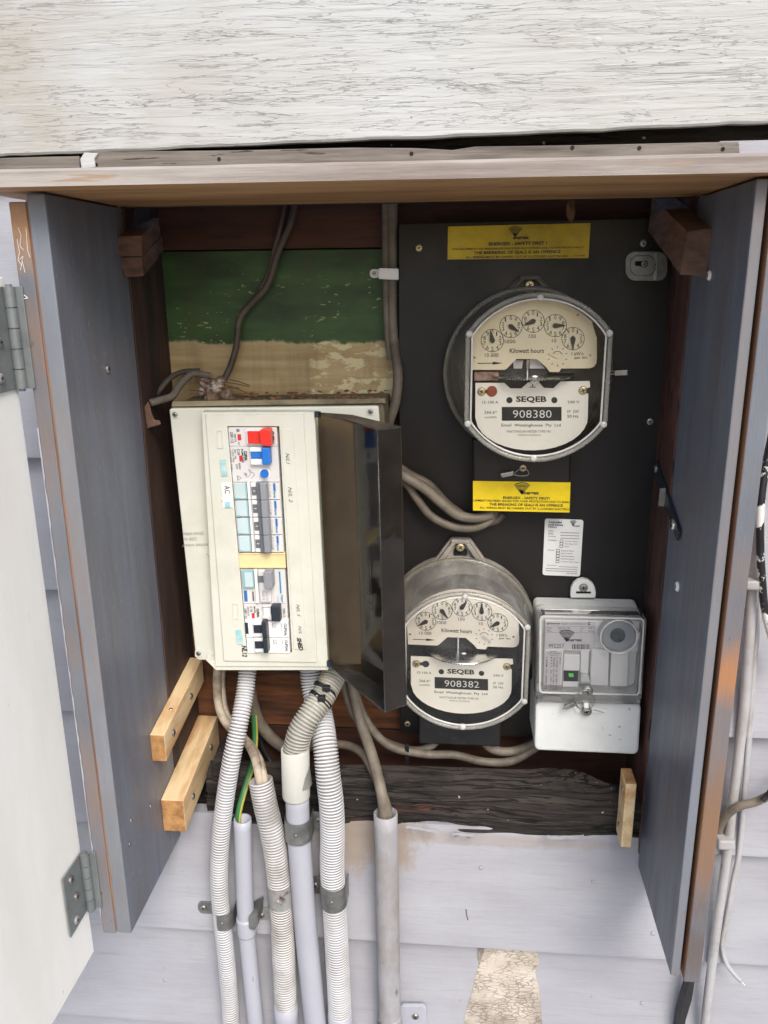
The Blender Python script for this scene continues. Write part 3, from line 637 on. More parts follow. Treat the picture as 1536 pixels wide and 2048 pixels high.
# the cream door, folded open towards the viewer on the left
bm = bmesh.new()
dx0, dx1 = -.3540, -.3345
add_prism(bm, [Vector(p) for p in ((dx1+.001, -.1650, -.788), (dx1-.005, -.455, -.788), (dx1-.005, -.455, -.068), (dx1+.001, -.1650, -.068))],
          [Vector(p) for p in ((dx0+.001, -.1650, -.788), (dx0-.005, -.455, -.788), (dx0-.005, -.455, -.068), (dx0+.001, -.1650, -.068))])
bm_obj('door', bm, M_DOORW, cab, bevel=.001, label='bright cream door standing open on the left')
def hinge(z0, z1, lab):
    L = z1-z0; bm = bmesh.new(); x = dx1+.0026
    add_box(bm, (x-.001, -.210, z0), (x+.0006, -.1700, z1)); add_box(bm, (x+.0035, -.1675, z0), (dx1+.018, -.1661, z1))
    o = bm_obj('hinge', bm, M_ZINCG, cab, bevel=.0005, label=lab)
    for i in range(5):
        a0 = z0+L*i/5+.0004; a1 = z0+L*(i+1)/5-.0004
        lathe('knuckle', (x+.0045, -.1700, a0), (0, 0, 1), [(.0048, 0), (.0048, a1-a0)], M_ZINCG, o, n=16, smooth=False)
    lathe('pin', (x+.0045, -.1700, z0-.002), (0, 0, 1), [(.003, 0), (.003, L+.004)], M_ZINCG, o, n=12)
    for i, (yy, f) in enumerate(((-.196, .14), (-.190, .48), (-.196, .84))):
        screw((x+.0007, yy, z0+L*f), .0046, M_RUST if i == 0 else M_STEEL, o, (1, 0, 0))
hinge(-.164, -.076, 'upper grey butt hinge on the cream door'); hinge(-.727, -.655, 'lower grey butt hinge on the cream door')
# black turn latch strap on the right board
p0 = PXc(1316, 930, .2875); p1 = PXc(1362, 1072, .2875)
bm = bmesh.new(); d = (p1-p0).normalized(); nn = Vector((0, d.z, -d.y)); h = .0065
f_ = [p0+nn*h, p0-nn*h, p1-nn*h, p1+nn*h]
add_prism(bm, [q+Vector((-.0035, 0, 0)) for q in f_], [q+Vector((-.0008, 0, 0)) for q in f_])
la = bm_obj('latch_strap', bm, M_NAVYT, cab, bevel=.0006, label='black metal latch strap on the right side board')
mid = p0.lerp(p1, .47); box('catch', (mid.x-.0095, mid.y-.0006, mid.z-.011), (mid.x-.0034, mid.y+.0006, mid.z+.009), M_STEEL, la)
screw(p0.lerp(p1, .06)+Vector((-.0036, 0, 0)), .0046, M_STEEL, la, (-1, 0, 0)); screw(p0.lerp(p1, .86)+Vector((-.0036, 0, 0)), .0062, M_ALU, la, (-1, 0, 0))

# ================================================================== BLACK METER BOARD
YP = .078
mb = empty('meter_board', P(1040, 1480, YP), 'black bakelite board that carries the meters in the right of the recess', 'board')
slab('backing_sheet', rq((797, 447), (1345, 435), (1318, 1482), (800, 1466), 8), YP, YP+.011, M_METERPANEL, mb, bevel=.0008)
for u, v in ((838, 496), (1287, 487), (1300, 843), (815, 1447)): screw(P(u, v, YP), .0042, M_BRASS if u < 900 else M_STEEL, mb)
st = empty('strike_plate', P(1290, 530, YP), 'galvanised rounded strike plate screwed to the black board below the brown corner block', 'metal plate')
slab('plate', rr(1251, 502, 1336, 562, 20, 6), YP-.004, YP-.0004, M_GALV, st, bevel=.001)
slab('dish', rr(1262, 511, 1310, 551, 15, 6), YP-.0055, YP-.0041, M_GALV, st, taper=1.06, bevel=.0006)
slab('slot', rr(1270, 522, 1296, 532, 4), YP-.0062, YP-.0056, M_BLACK, st); screw(P(1289, 528, YP-.0064), .0036, M_STEEL, st)
slab('rib', [(1311, 504), (1316, 504), (1313, 560), (1307, 560)], YP-.0052, YP-.0041, M_ALU, st)

def shell_logo(pr, u, v, s):                  # fan shaped shell emblem: scalloped top, ribs meeting at a point
    w = s*.06
    top = []
    for i in range(9):
        a = R(-150+120*i/8); top.append((u+s*1.05*math.cos(a), v-s*.05+s*.62*math.sin(a)))
    for q in top: pr.line(q, (u-s*.05, v+s*.75), w)
    pr.path([(u+s*1.05*math.cos(R(-155+130*i/20)), v-s*.05+s*(.62+.05*abs(math.sin(i*.9)))*math.sin(R(-155+130*i/20))) for i in range(21)], w*1.6)
    for k in (.55, .8): pr.path([(u+s*1.05*k*math.cos(R(-150+120*i/10)), v+s*.1*(1-k)+s*.55*k*math.sin(R(-150+120*i/10))) for i in range(11)], w)
    pr.poly([(u-s*.3, v+s*.2), (u+s*.1, v+s*.3), (u-s*.05, v+s*.8)])
# yellow label on the board
yl = empty('safety_label', P(1038, 515, YP), 'dull yellow safety sticker at the top of the black board above the upper meter', 'sticker')
slab('sticker', [(896, 453), (1181, 446), (1177, 516), (895, 519)], YP-.0009, YP-.0001, M_YELLOWD, yl)
pr = Print(lambda u, v: P(u, v, YP-.0014))
def yellow_text(pr, f, cropped=False):
    shell_logo(pr, *f(.475, .20), 14 if not cropped else 16)
    def tx(s, a0, b0, a1, b1, bold=.01):
        tl, tr, bl = f(a0, b0), f(a1, b0), f(a0, b1); pr.quadtext(s, tl, tr, bl, bold)
    return tx
def fy(a, b):
    tl, tr, br, bl = [Vector(x) for x in ((896, 453), (1181, 446), (1177, 516), (895, 519))]
    q = (tl*(1-a)+tr*a)*(1-b)+(bl*(1-a)+br*a)*b; return (q.x, q.y)
tx = yellow_text(pr, fy)
tx('energex', .46, .35, .57, .46, .03); tx('ENERGEX - SAFETY FIRST !', .29, .50, .70, .60, .03)
tx('THIS EQUIPMENT HAS BEEN SEALED FOR YOUR PROTECTION AND TO ENSURE ACCURACY', .03, .665, .965, .73)
tx('THE BREAKING OF SEALS IS AN OFFENCE', .185, .76, .80, .855, .02); tx('ALL WIRING MUST BE CARRIED OUT BY A LICENSED ELECTRICIAN', .13, .905, .855, .975); tx('A. No. 91058', .885, .91, .97, .955, 0)
pr.build('lettering', M_INK, yl)

# ================================================================== THE TWO DIAL METERS
A1 = Vector((.1403, 0, -.1750)); S6 = 4.518
def make_meter(anchor, label, number, angles, small_ang, mbase, mupper, lug, rot=0.0, off=(0, 0), group='round glass-fronted watt-hour meters'):
    m = empty('electricity_meter', (anchor.x, .075, anchor.z), label, 'electricity meter', group)
    def at(cx_, cy_, Y):                                   # close-up pixel of the upper meter -> this meter
        p = P(900+cx_/S6, 560+cy_/S6, Y)-A1; p.x += anchor.x; p.z += anchor.z
        if rot:
            dx, dz = p.x-anchor.x, p.z-anchor.z; p.x = anchor.x+dx*math.cos(rot)+dz*math.sin(rot); p.z = anchor.z-dx*math.sin(rot)+dz*math.cos(rot)
        return p
    YU, YL, YF = .018, .014, -.010
    cx0, cz0 = anchor.x, anchor.z
    def plate(name, pts, Y, th, mt, parent=m, **k):
        bm = bmesh.new(); f = [at(u, v, Y) for u, v in pts]; add_prism(bm, f, [p+Vector((0, th, 0)) for p in f]); return bm_obj(name, bm, mt, parent, **k)
    # base: dished ring with the hanging lug on top
    bx0, bz0 = cx0+off[0], cz0+off[1]
    lathe('base', (bx0, .0775, bz0), (0, -1, 0), [(.0915, 0), (.092, .004), (.0915, .012), (.087, .016), (.084, .012), (.05, .010), (0.0, .010)], mbase, m, n=64, smooth=False, bevel=0)
    bm = bmesh.new(); top = bz0+lug
    for sx in (-1, 1):
        add_prism(bm, [Vector((bx0+sx*.005, .061, top)), Vector((bx0+sx*.011, .061, top)), Vector((bx0+sx*.032, .061, bz0+.080)), Vector((bx0+sx*.024, .061, bz0+.080))],
                  [Vector((bx0+sx*.005, .076, top)), Vector((bx0+sx*.011, .076, top)), Vector((bx0+sx*.032, .076, bz0+.080)), Vector((bx0+sx*.024, .076, bz0+.080))])
    add_prism(bm, [Vector((bx0+a*.036, .069, bz0+.078)) if abs(a) == 1 else Vector((bx0+a*.012/.5, .069, top+.003)) for a in (-1, -.5, .5, 1)],
              [Vector((bx0+a*.036, .0765, bz0+.078)) if abs(a) == 1 else Vector((bx0+a*.012/.5, .0765, top+.003)) for a in (-1, -.5, .5, 1)])
    add_box(bm, (bx0-.011, .0611, top-.001), (bx0+.011, .0759, top+.004))
    lo = bm_obj('lug', bm, mbase, m, bevel=.0012)
    lathe('keyhole', (bx0, .0688, top-.014), (0, -1, 0), [(.0085, 0), (.0085, .0006)], M_BLACK, lo, n=20)
    screw((bx0, .0655, top-.006), .0055, M_BRASS, lo)
    # works, and a black block standing in for the dark, shaded interior
    bm = bmesh.new()
    def tc(rr_, hw, n=72, cz=0):
        out = []
        for i in range(n):
            a = 2*math.pi*i/n; x = rr_*math.cos(a); z = rr_*math.sin(a)
            if abs(x) > hw: x = hw*(1 if x > 0 else -1)
            out.append((cx0+x, cz0+z+cz))
        return out
    loft('interior_shade_block', [[Vector((x, .030, z)) for x, z in tc(.078, .064)], [Vector((x, .066, z)) for x, z in tc(.080, .068)]], M_METERIN, m)
    if not number.endswith('2'):
        plate('upper_bracket', [(570, 725), (660, 728), (650, 800), (575, 800)], .028, .003, M_LABELS); plate('upper_bracket', [(720, 715), (790, 715), (860, 800), (720, 800)], .028, .003, M_LABELS)
    c = at(700, 835, .026)
    dz = c.z-.004
    di = lathe('rotor_disc', (cx0-.001, .030, dz), (0, 0, 1), [(.0, 0), (.0435, 0), (.0440, .0005), (.0435, .0012), (.0, .0012)], M_ALU, m, n=64)
    bm = bmesh.new()
    for i in range(90):
        a = 2*math.pi*i/90; p = Vector((cx0-.001+.0441*math.cos(a), .030+.0441*math.sin(a), dz)); t_ = Vector((-math.sin(a), math.cos(a), 0))*.0007; o_ = Vector((math.cos(a), math.sin(a), 0))*.0003
        v = [bm.verts.new(q) for q in (p-t_+o_, p+t_+o_, p+t_+o_+Vector((0, 0, .0012)), p-t_+o_+Vector((0, 0, .0012)))]; bm.faces.new(v)
    bm_obj('edge_marks', bm, M_INK, di)
    s0 = at(705, 720, .024); s1 = at(705, 905, .024); lathe('spindle', (s0.x, .0245, s1.z), (0, 0, 1), [(.0016, 0), (.0016, s0.z-s1.z)], M_ALU, m, n=12)
    if not number.endswith('2'): box('brake_magnet', tuple(at(215, 905, .045))[:1]+(.022,)+(at(215, 905, .03).z,), (at(440, 815, .03).x, .05, at(440, 822, .03).z), M_MAGNET, m, bevel=.001)
    box('coil_block', (at(870, 905, .03).x, .030, at(870, 905, .03).z), (at(1130, 822, .03).x, .05, at(1130, 830, .03).z), M_LABELS, m, bevel=.001)
    # dial plate with its five registers
    top_arc = [(790+712*math.cos(R(a)), 895+ (722)*math.sin(R(a))) for a in range(-148, -41, 6)]
    up = [(200, 812), (495, 812), (515, 800), (600, 714), (785, 714), (870, 790), (900, 830), (985, 832), (1005, 800), (1262, 798), (1300, 785), (1322, 755), (1328, 700), (1325, 520), (1300, 440)]
    arc = [q for q in top_arc[::-1] if 195 < q[0] < 1292]
    up += arc+[(188, 500)]
    dp = plate('dial_plate', up, YU, .0012, mupper)
    YT = YU-.0003
    pr = Print(lambda u, v: at(u, v, YT))
    dials = [(383, 547, 1), (550, 420, -1), (752, 373, 1), (952, 413, -1), (1112, 530, 1)]
    for (u, v, s) in dials:
        pr.ring(u, v, 104, 5, 40)
        for k in range(10):
            a = R(-90+36*k*s); x, y = u+74*math.cos(a), v+76*math.sin(a)
            pr.quadtext(str(k), (x-11, y-19), (x+(11 if k != 1 else 0), y-19), (x-11, y+19), .0)
            pr.line((u+104*math.cos(a), v+104*math.sin(a)), (u+92*math.cos(a), v+92*math.sin(a)), 6)
    pr.text('10 000', 315, 662, 438, 697); pr.text('1000', 495, 537, 590, 573); pr.text('100', 713, 490, 777, 525); pr.text('10', 922, 532, 960, 565)
    pr.text('Kilowatt hours', 540, 618, 848, 660, .01); pr.text('1 kW.h', 1100, 652, 1205, 682, .01); pr.text('per div.', 1125, 690, 1245, 718, .01)
    pr.line((250, 752), (400, 752), 7); pr.poly([(385, 738), (478, 751), (385, 766)])
    for k in range(10): a = R(-90+36*k); pr.line((972+92*math.cos(a), 690+92*math.sin(a)), (972+74*math.cos(a), 690+74*math.sin(a)), 6)
    pr.ring(972, 690, 48, 5, 18, 200, 340)
    pr.build('printing', M_INK, dp)
    for (u, v) in ((222, 700), (1155, 315), (1268, 680)): lathe('rivet', at(u, v, YU), (0, -1, 0), [(.0014, 0), (.0011, .0007)], M_STEEL, dp, n=10)
    for (u, v, s), an in zip(dials, angles):
        d = Vector((math.cos(R(an)), math.sin(R(an)))); q = Vector((-d.y, d.x)); c_ = Vector((u, v))
        pts = [c_-d*22-q*10, c_-d*26, c_-d*22+q*10, c_-d*4+q*24, c_+d*30+q*18, c_+d*100, c_+d*30-q*18, c_-d*4-q*24]
        plate('pointer', [tuple(p) for p in pts], YU-.0030, .0008, M_INK, dp, bevel=.0002)
    d = Vector((math.cos(R(small_ang)), math.sin(R(small_ang)))); q = Vector((-d.y, d.x)); c_ = Vector((972, 692))
    plate('pointer', [tuple(p) for p in (c_-d*15-q*9, c_-d*15+q*9, c_+d*20+q*13, c_+d*96, c_+d*20-q*13)], YU-.0030, .0008, M_LABELS if small_ang > 0 else M_PLATEU, dp)
    # name plate
    low = [(230, 930), (490, 930), (545, 980), (645, 980), (705, 928), (732, 922), (740, 885), (765, 872), (792, 885), (800, 922), (850, 975), (935, 978), (1000, 917), (1262, 914), (1266, 968), (1222, 985), (1216, 1012), (1250, 1030)]
    low += [(1245, 1240)]+[(738+508*math.cos(R(a)), 1240+300*math.sin(R(a))) for a in range(10, 175, 11)]+[(228, 1240)]
    np_ = plate('name_plate', low, YL, .0012, M_PLATEL)
    YT = YL-.0003; pr = Print(lambda u, v: at(u, v, YT))
    pr.text('SEQEB', 597, 1050, 872, 1112, .035)
    for u in (537, 943): pr.poly(circ(u, 1086, 28, 22))
    pr.text('15-100 A', 292, 1092, 436, 1117); pr.text('266.6*', 310, 1180, 425, 1208); pr.text('rev/kWh', 312, 1230, 420, 1250)
    pr.text('240 V', 1063, 1090, 1168, 1115); pr.text('1P  2W', 1060, 1175, 1165, 1202); pr.text('50 Hz', 1060, 1218, 1160, 1245)
    pr.rect(468, 1147, 1008, 1272); pr.text('Email  Westinghouse  Pty  Ltd', 465, 1298, 1000, 1332, .005)
    pr.text('WATTHOUR METER TYPE M3', 512, 1358, 908, 1380, -.003); pr.text('MADE IN AUSTRALIA', 615, 1395, 822, 1408)
    pr.line((718, 968), (772, 968), 7); pr.line((745, 940), (745, 968), 9)
    pr.build('printing', M_INK, np_)
    pr = Print(lambda u, v: at(u, v, YT-.0003)); pr.text(number, 568, 1176, 918, 1246, -.008); pr.build('number', M_WHITEINK, np_)
    sc_ = at(765, 902, YL); lathe('jewel_screw', sc_, (0, -1, 0), [(.0052, 0), (.0048, .0012), (.0028, .0016)], M_ALU, np_, n=18)
    screw(at(285, 1008, YL), .0046, M_BRASS, np_); screw(at(1200, 998, YL), .0046, M_BRASS, np_)
    kh = circ(380, 1008, 36, 20); kh2 = [(300, 994), (350, 990), (350, 1026), (300, 1022)]
    pr = Print(lambda u, v: at(u, v, YT-.0001)); pr.poly(kh); pr.v = pr.v; pr.poly([(x, y) for x, y in kh2])
    pr.build('keyhole', M_INK if number.endswith('2') else M_STUDRED, np_)
    if not number.endswith('2'): lathe('adjuster', at(378, 1006, YT-.0005), (0, -1, 0), [(.0058, 0), (.005, .0012), (.002, .0013)], M_COPPER, np_, n=18)
    # clear cover: straight-sided face, round flange
    H = .0712; RF = .0850
    L0 = [Vector((bx0+.0918*math.cos(2*math.pi*i/72), .0600, bz0+.0918*math.sin(2*math.pi*i/72))) for i in range(72)]
    L1 = [Vector((bx0+.0885*math.cos(2*math.pi*i/72), .0520, bz0+.0885*math.sin(2*math.pi*i/72))) for i in range(72)]
    L2 = [Vector((cx0+off[0]*.4+(x-cx0)*.35+.65*.0885*math.cos(2*math.pi*i/72), .030, cz0+off[1]*.4+.35*(z-cz0)+.65*.0885*math.sin(2*math.pi*i/72))) for i, (x, z) in enumerate(tc(.0860, .076))]
    L3 = [Vector((x, YF+.004, z)) for x, z in tc(RF+.0005, H+.0008)]; L4 = [Vector((x, YF, z)) for x, z in tc(RF-.002, H-.002)]
    loft('cover_side', [L0, L1, L2, L3, L4], M_CLEARS if lug < .105 else M_CLEARD, m, caps=(False, False), smooth=True)
    loft('cover_glass', [[Vector((x, YF+.0008, z)) for x, z in tc(RF-.0022, H-.0022)], [Vector((x, YF+.0012, z)) for x, z in tc(RF-.0022, H-.0022)]], M_CLEAR, m)
    bm = bmesh.new()
    for (r_, h_, y_, t_, mm, nm) in ((RF-.0004, H+.0004, YF+.0006, .0026, M_FLANGE2, 'cover_rim'), (RF-.0046, H-.0040, YF-.0004, .0011, M_RIM, 'rim_highlight')):  # the thin inner tube is the bright edge highlight, made as pale plastic
        bm = bmesh.new(); ring = [Vector((x, y_, z)) for x, z in tc(r_, h_, 144)]; add_tube(bm, ring+[ring[0]], t_, 10, caps=False); bm_obj(nm, bm, mm, m, smooth=True)
    bm = bmesh.new()
    ring = [Vector((bx0+.0900*math.cos(2*math.pi*i/90), .0570, bz0+.0900*math.sin(2*math.pi*i/90))) for i in range(91)]; add_tube(bm, ring, .0034, 8, caps=False)
    bm_obj('cover_flange', bm, M_FLANGE, m, smooth=True)
    zc = math.sqrt(RF**2-H**2)
    for (x, z) in ((0, RF-.003), (0, -RF+.002), (H-.001, zc), (-H+.001, zc), (H-.001, -zc), (-H+.001, -zc)):
        lathe('rim_stud', (cx0+x, YF-.0005, cz0+z), (0, -1, 0), [(.0035, -.003), (.0035, .0012), (.0026, .0022), (.0008, .0025)], M_RIM, m, n=14, smooth=True)
    return m, at
m1, at1 = make_meter(Vector((.1403, 0, -.1750)), 'round dial meter numbered 908380 on the upper half of the black board', '908380', (-101, 34, 155, -2, 91), -160, M_METERBASE, M_PLATEU, .1000, off=(-.005, -.001))
m2, at2 = make_meter(Vector((.0708, 0, -.4985)), 'round dial meter numbered 908382 low on the black board beside the switchboard door', '908382', (149, 54, -54, -88, 148), 30, M_METERBASE2, M_PLATEU2, .1095, rot=.012, off=(-.006, .011))
# terminal blocks
tb = slab('terminal_cover', [(945, 880), (1143, 884), (1139, 1026), (947, 1024)], .045, .0775, M_METERPANEL, m1, bevel=.002)
screw(P(1046, 936, .045), .0042, M_BRASS, tb)
slab('terminal_cover', [(838, 1425), (1003, 1425), (1001, 1494), (838, 1488)], .040, .0775, M_METERIN, m2, bevel=.002)
def seal(name, wire, tagp, lab, Y, mat_=M_STEEL, grp='wire seals with crimped lead tags'):
    e = empty(name, P(*tagp[0], Y), lab, 'seal', grp)
    tube('wire', [(u, v, Y) for u, v in wire], 1.1, M_STEEL, e, n=6, step=.002)
    slab('tag', [tuple(x) for x in tagp], Y-.0035, Y+.0015, mat_, e, bevel=.0008)
seal('wire_seal', [(1212, 732), (1222, 740), (1230, 745), (1222, 750), (1208, 760)], [(1229, 741), (1256, 740), (1256, 751), (1229, 752)], 'crimped wire seal sticking out at the right of the upper meter', .045)
seal('wire_seal', [(1046, 936), (1037, 940), (1028, 948), (1040, 952), (1056, 950), (1056, 942), (1048, 936)], [(1000, 948), (1027, 942), (1028, 951), (1004, 956)], 'small wire seal hanging from the screw of the black terminal cover', .0405)
seal('wire_seal', [(1060, 1258), (1066, 1266), (1070, 1275), (1065, 1280), (1058, 1290)], [(1064, 1271), (1071, 1270), (1072, 1281), (1066, 1281)], 'rusty wire seal twisted on the right flange of the lower meter', .05, M_COPPER)
# second yellow sticker
yl2 = empty('safety_label', P(1043, 1024, .0445), 'bright yellow safety sticker on the black terminal cover between the meters', 'sticker')
slab('sticker', [(946, 962), (1141, 965), (1139, 1025), (946, 1021)], .0440, .0447, M_YELLOW, yl2)
pr = Print(lambda u, v: P(u, v, .0435))
def fy2(a, b):
    tl, tr, br, bl = [Vector(x) for x in ((946, 962), (1141, 965), (1139, 1025), (946, 1021))]
    q = (tl*(1-a)+tr*a)*(1-b)+(bl*(1-a)+br*a)*b; return (q.x, q.y)
tx = yellow_text(pr, lambda a, b: fy2(a+.03, b+.02), True)
tx2 = lambda s, a0, b0, a1, b1, bold=.01: pr.quadtext(s, fy2(a0, b0), fy2(a1, b0), fy2(a0, b1), bold)
tx2('energex', .50, .34, .68, .46, .03); tx2('ENERGEX - SAFETY FIRST!', .31, .50, .79, .59, .02)
tx2('UIPMENT HAS BEEN SEALED FOR YOUR PROTECTION AND TO ENSU', .005, .62, .995, .69); tx2('THE BREAKING OF SEALS IS AN OFFENCE', .17, .73, .93, .82, .02); tx2('ALL WIRING MUST BE CARRIED OUT BY A LICENSED ELECTRICI', .07, .86, .995, .93)
pr.build('lettering', M_INK, yl2)
# white history sticker
hs = empty('record_sticker', P(1125, 1150, YP), 'white record sticker with tick boxes on the black board above the receiver', 'sticker')
slab('sticker', rq((1090, 1037), (1167, 1040), (1160, 1153), (1085, 1150), 5), YP-.0009, YP-.0001, M_LABELW, hs)
def fh(a, b):
    tl, tr, br, bl = [Vector(x) for x in ((1090, 1037), (1167, 1040), (1160, 1153), (1085, 1150))]
    q = (tl*(1-a)+tr*a)*(1-b)+(bl*(1-a)+br*a)*b; return (q.x, q.y)
pr = Print(lambda u, v: P(u, v, YP-.0013)); t3 = lambda s, a0, b0, a1, b1, bold=0: pr.quadtext(s, fh(a0, b0), fh(a1, b0), fh(a0, b1), bold)
t3('Controlled', .10, .04, .44, .075, .03); t3('Load Device', .10, .085, .48, .12, .03); t3('History', .10, .13, .32, .165, .03)
shell_logo(pr, *fh(.74, .06), 7); t3('energex', .72, .10, .92, .13, .02)
for i, s in enumerate(('Date', 'Meter', 'Reading')): t3(s, .11, .20+.05*i, .24 if i < 2 else .30, .225+.05*i); pr.line(fh(.42, .235+.05*i), fh(.92, .235+.05*i), .8)
for i, s in enumerate(('Customer Equip.', 'Meter Equip. Tech', 'Signal')):
    t3(s, .54, .375+.047*i, .88 if i < 2 else .66, .40+.047*i); q = fh(.46, .387+.047*i); pr.path([(q[0]-3, q[1]-2.4), (q[0]+3, q[1]-2.4), (q[0]+3, q[1]+2.4), (q[0]-3, q[1]+2.4), (q[0]-3, q[1]-2.4)], .8)
t3('Condition', .11, .365, .34, .39); t3('Action', .11, .54, .27, .565)
for i, s in enumerate(('Replace Relay', 'Replace Meter', 'Relay Reprogram', 'Relay Reprogram', 'Customer Equip. Repair')):
    t3(s, .46, .545+.048*i, (.80, .76, .82, .82, .96)[i], .572+.048*i); q = fh(.38, .558+.048*i); pr.path([(q[0]-3, q[1]-2.4), (q[0]+3, q[1]-2.4), (q[0]+3, q[1]+2.4), (q[0]-3, q[1]+2.4), (q[0]-3, q[1]-2.4)], .8)
t3('Comments', .11, .81, .36, .83)
for b_ in (.84, .88, .92): pr.line(fh(.42 if b_ < .85 else .08, b_), fh(.92, b_), .7)
t3('3639  8/05/2005', .64, .945, .92, .965)
pr.build('lettering', M_INK, hs)
# ================================================================== RIPPLE CONTROL RECEIVER
def rc(x, y): return (1040+x/5.389, 1150+y/5.389)
def rcs(pts): return [rc(*p) for p in pts]
YB, YM, YC = .0775, .030, .012
rv = empty('control_receiver', P(1172, 1510, YB), 'pale grey ripple control receiver with clear upper cover, right of the lower round meter', 'meter')
slab('housing', rq((1074, 1225), (1285, 1230), (1281, 1420), (1072, 1415), 12, 5), YM, YB, M_RECV, rv, taper=1.02, bevel=.003)
slab('terminal_cover', rq((1071, 1404), (1283, 1409), (1277, 1510), (1069, 1501), 12, 5), YC, YB, M_RECV, rv, taper=1.02, bevel=.003)
lg = slab('lug', rcs([(545, 190), (552, 140), (580, 90), (620, 58), (680, 42), (735, 55), (785, 90), (812, 140), (820, 190), (815, 250), (545, 250)]), YB-.010, YB-.002, M_RECV, rv, bevel=.0015)
slab('slot', rcs([(605, 178), (765, 180), (765, 200), (605, 198)]), YB-.0108, YB-.0102, M_BLACK, lg); screw(P(*rc(684, 135), YB-.0101), .0052, M_STEEL, lg)
# label carrier and works behind the cover
YI = .024
car = slab('label_carrier', rcs([(270, 485), (1305, 500), (1275, 828), (470, 812), (446, 1268), (250, 1262)]), YI, YI+.004, M_WHITEP, rv, bevel=.0008)
slab('rating_label', rcs([(275, 497), (818, 505), (806, 800), (272, 796)]), YI-.0006, YI-.0001, M_LABELS, car)
slab('program_label', rcs([(275, 820), (455, 826), (434, 1252), (258, 1244)]), YI-.0006, YI-.0001, M_LABELS, car)
pr = Print(lambda u, v: P(*rc(u, v), YI-.0010))
pr.path([(288, 520), (300, 535), (315, 512)], 9); pr.text('Enermet', 325, 512, 432, 533, .02); pr.text('Ripple Control Receiver', 448, 518, 712, 538)
pr.ring(748, 524, 18, 9, 20, 40, 320); pr.line((278, 550), (815, 556), 2)
pr.text('Type', 290, 562, 342, 582); pr.text('RC6 031 28', 412, 562, 535, 580); pr.text('Un', 650, 565, 680, 580); pr.text('240 V', 738, 562, 800, 582)
pr.text('Wire', 290, 592, 340, 610); pr.text('1988 32926', 420, 590, 545, 610); pr.text('fn', 650, 595, 668, 610); pr.text('50 Hz', 738, 596, 798, 612); pr.line((276, 618), (812, 624), 2)
shell_logo(pr, 506, 655, 84); pr.text('energex', 492, 692, 670, 726, .03)
pr.text('992257', 308, 742, 476, 786, -.005)
x = 562; rg = random.Random(11)
while x < 752:
    w_ = rg.choice((3, 5, 5, 9)); pr.rect(x, 746, x+w_, 800); x += w_+rg.choice((4, 4, 7, 11))
pr.text('SETTING', 325, 822, 400, 834); pr.text('DISPLAY OPERATION', 305, 842, 432, 854); pr.text('RETRY 10', 330, 862, 410, 872)
for i, (s, x0) in enumerate((('F = 1050HZ  1/31   MODE 6', 272), ('A = 101 - 13   1 2 3 4', 322), ('E = 100-110 / 21  SIGNAL', 350), ('B = 1040-90 / 31  RELAY 2', 382))):
    pr.quadtext(s, (x0, 1225), (x0+8, 885), (x0+17, 1225), .01)
pr.quadtext('MODE', (426, 960), (428, 885), (438, 960))
pr.text('PRI 0 RES', 315, 1232, 390, 1242)
pr.build('lettering', M_INK, rv)
bm = bmesh.new()
wk = slab('relay_block', rcs([(770, 800), (965, 800), (950, 1195), (755, 1190)]), .020, YM, M_WHITEP, rv, bevel=.0012)
slab('relay_block', rcs([(985, 800), (1172, 805), (1162, 1205), (968, 1200)]), .020, YM, M_WHITEP, rv, bevel=.0012)
slab('relay_block', rcs([(655, 800), (750, 802), (735, 1068), (650, 1062)]), .024, YM, M_WHITEP, rv, bevel=.001)
sw = slab('switch_block', rcs([(472, 852), (650, 862), (632, 1225), (455, 1215)]), .021, YM, M_WHITEP, rv, bevel=.0012)
slab('window', rcs([(470, 1030), (633, 1034), (630, 1148), (468, 1144)]), .0202, .0209, M_INK, sw)
slab('indicator', rcs([(522, 1060), (575, 1062), (582, 1102), (528, 1100)]), .0192, .0201, mat('bright_green_plastic', lin(90, 214, 90), .3, bmp=0), sw, bevel=.0004)
slab('post', rcs([(655, 1070), (738, 1074), (760, 1160), (650, 1160)]), .019, YM, M_RECV, rv, bevel=.001)
# sight glass
d0 = P(*rc(1055, 655), .0); r0 = 200/5.389*mpp(d0)
eye = lathe('sight_dial', P(*rc(1060, 652), .010), (0, -1, 0), [(r0*.93, -.014), (r0*.96, -.001), (r0*.9, .0006), (r0*.0, .0006)], M_LABELS if 0 else mat('grey_dial_plastic', lin(150, 156, 160), .45, bmp=.05), rv, n=48)
lathe('dial_rim', P(*rc(1060, 652), .008), (0, -1, 0), [(r0, -.010), (r0*1.02, .004), (r0*.99, .0055), (r0*.93, .0045), (r0*.92, -.001)], M_RIM, eye, n=48, caps=(False, False), smooth=True)
lathe('dial_knob', P(*rc(1052, 645), .0090), (0, -1, 0), [(r0*.40, 0), (r0*.38, .0035), (r0*.33, .0045), (0, .0045)], mat('dark_knob', lin(92, 98, 98), .5, col2=lin(62, 66, 66), scale=120, bmp=.3), eye, n=24)
slab('hinge_lug', rcs([(1262, 615), (1294, 618), (1290, 690), (1258, 688)]), .008, .020, M_WHITEP, rv, bevel=.0008)
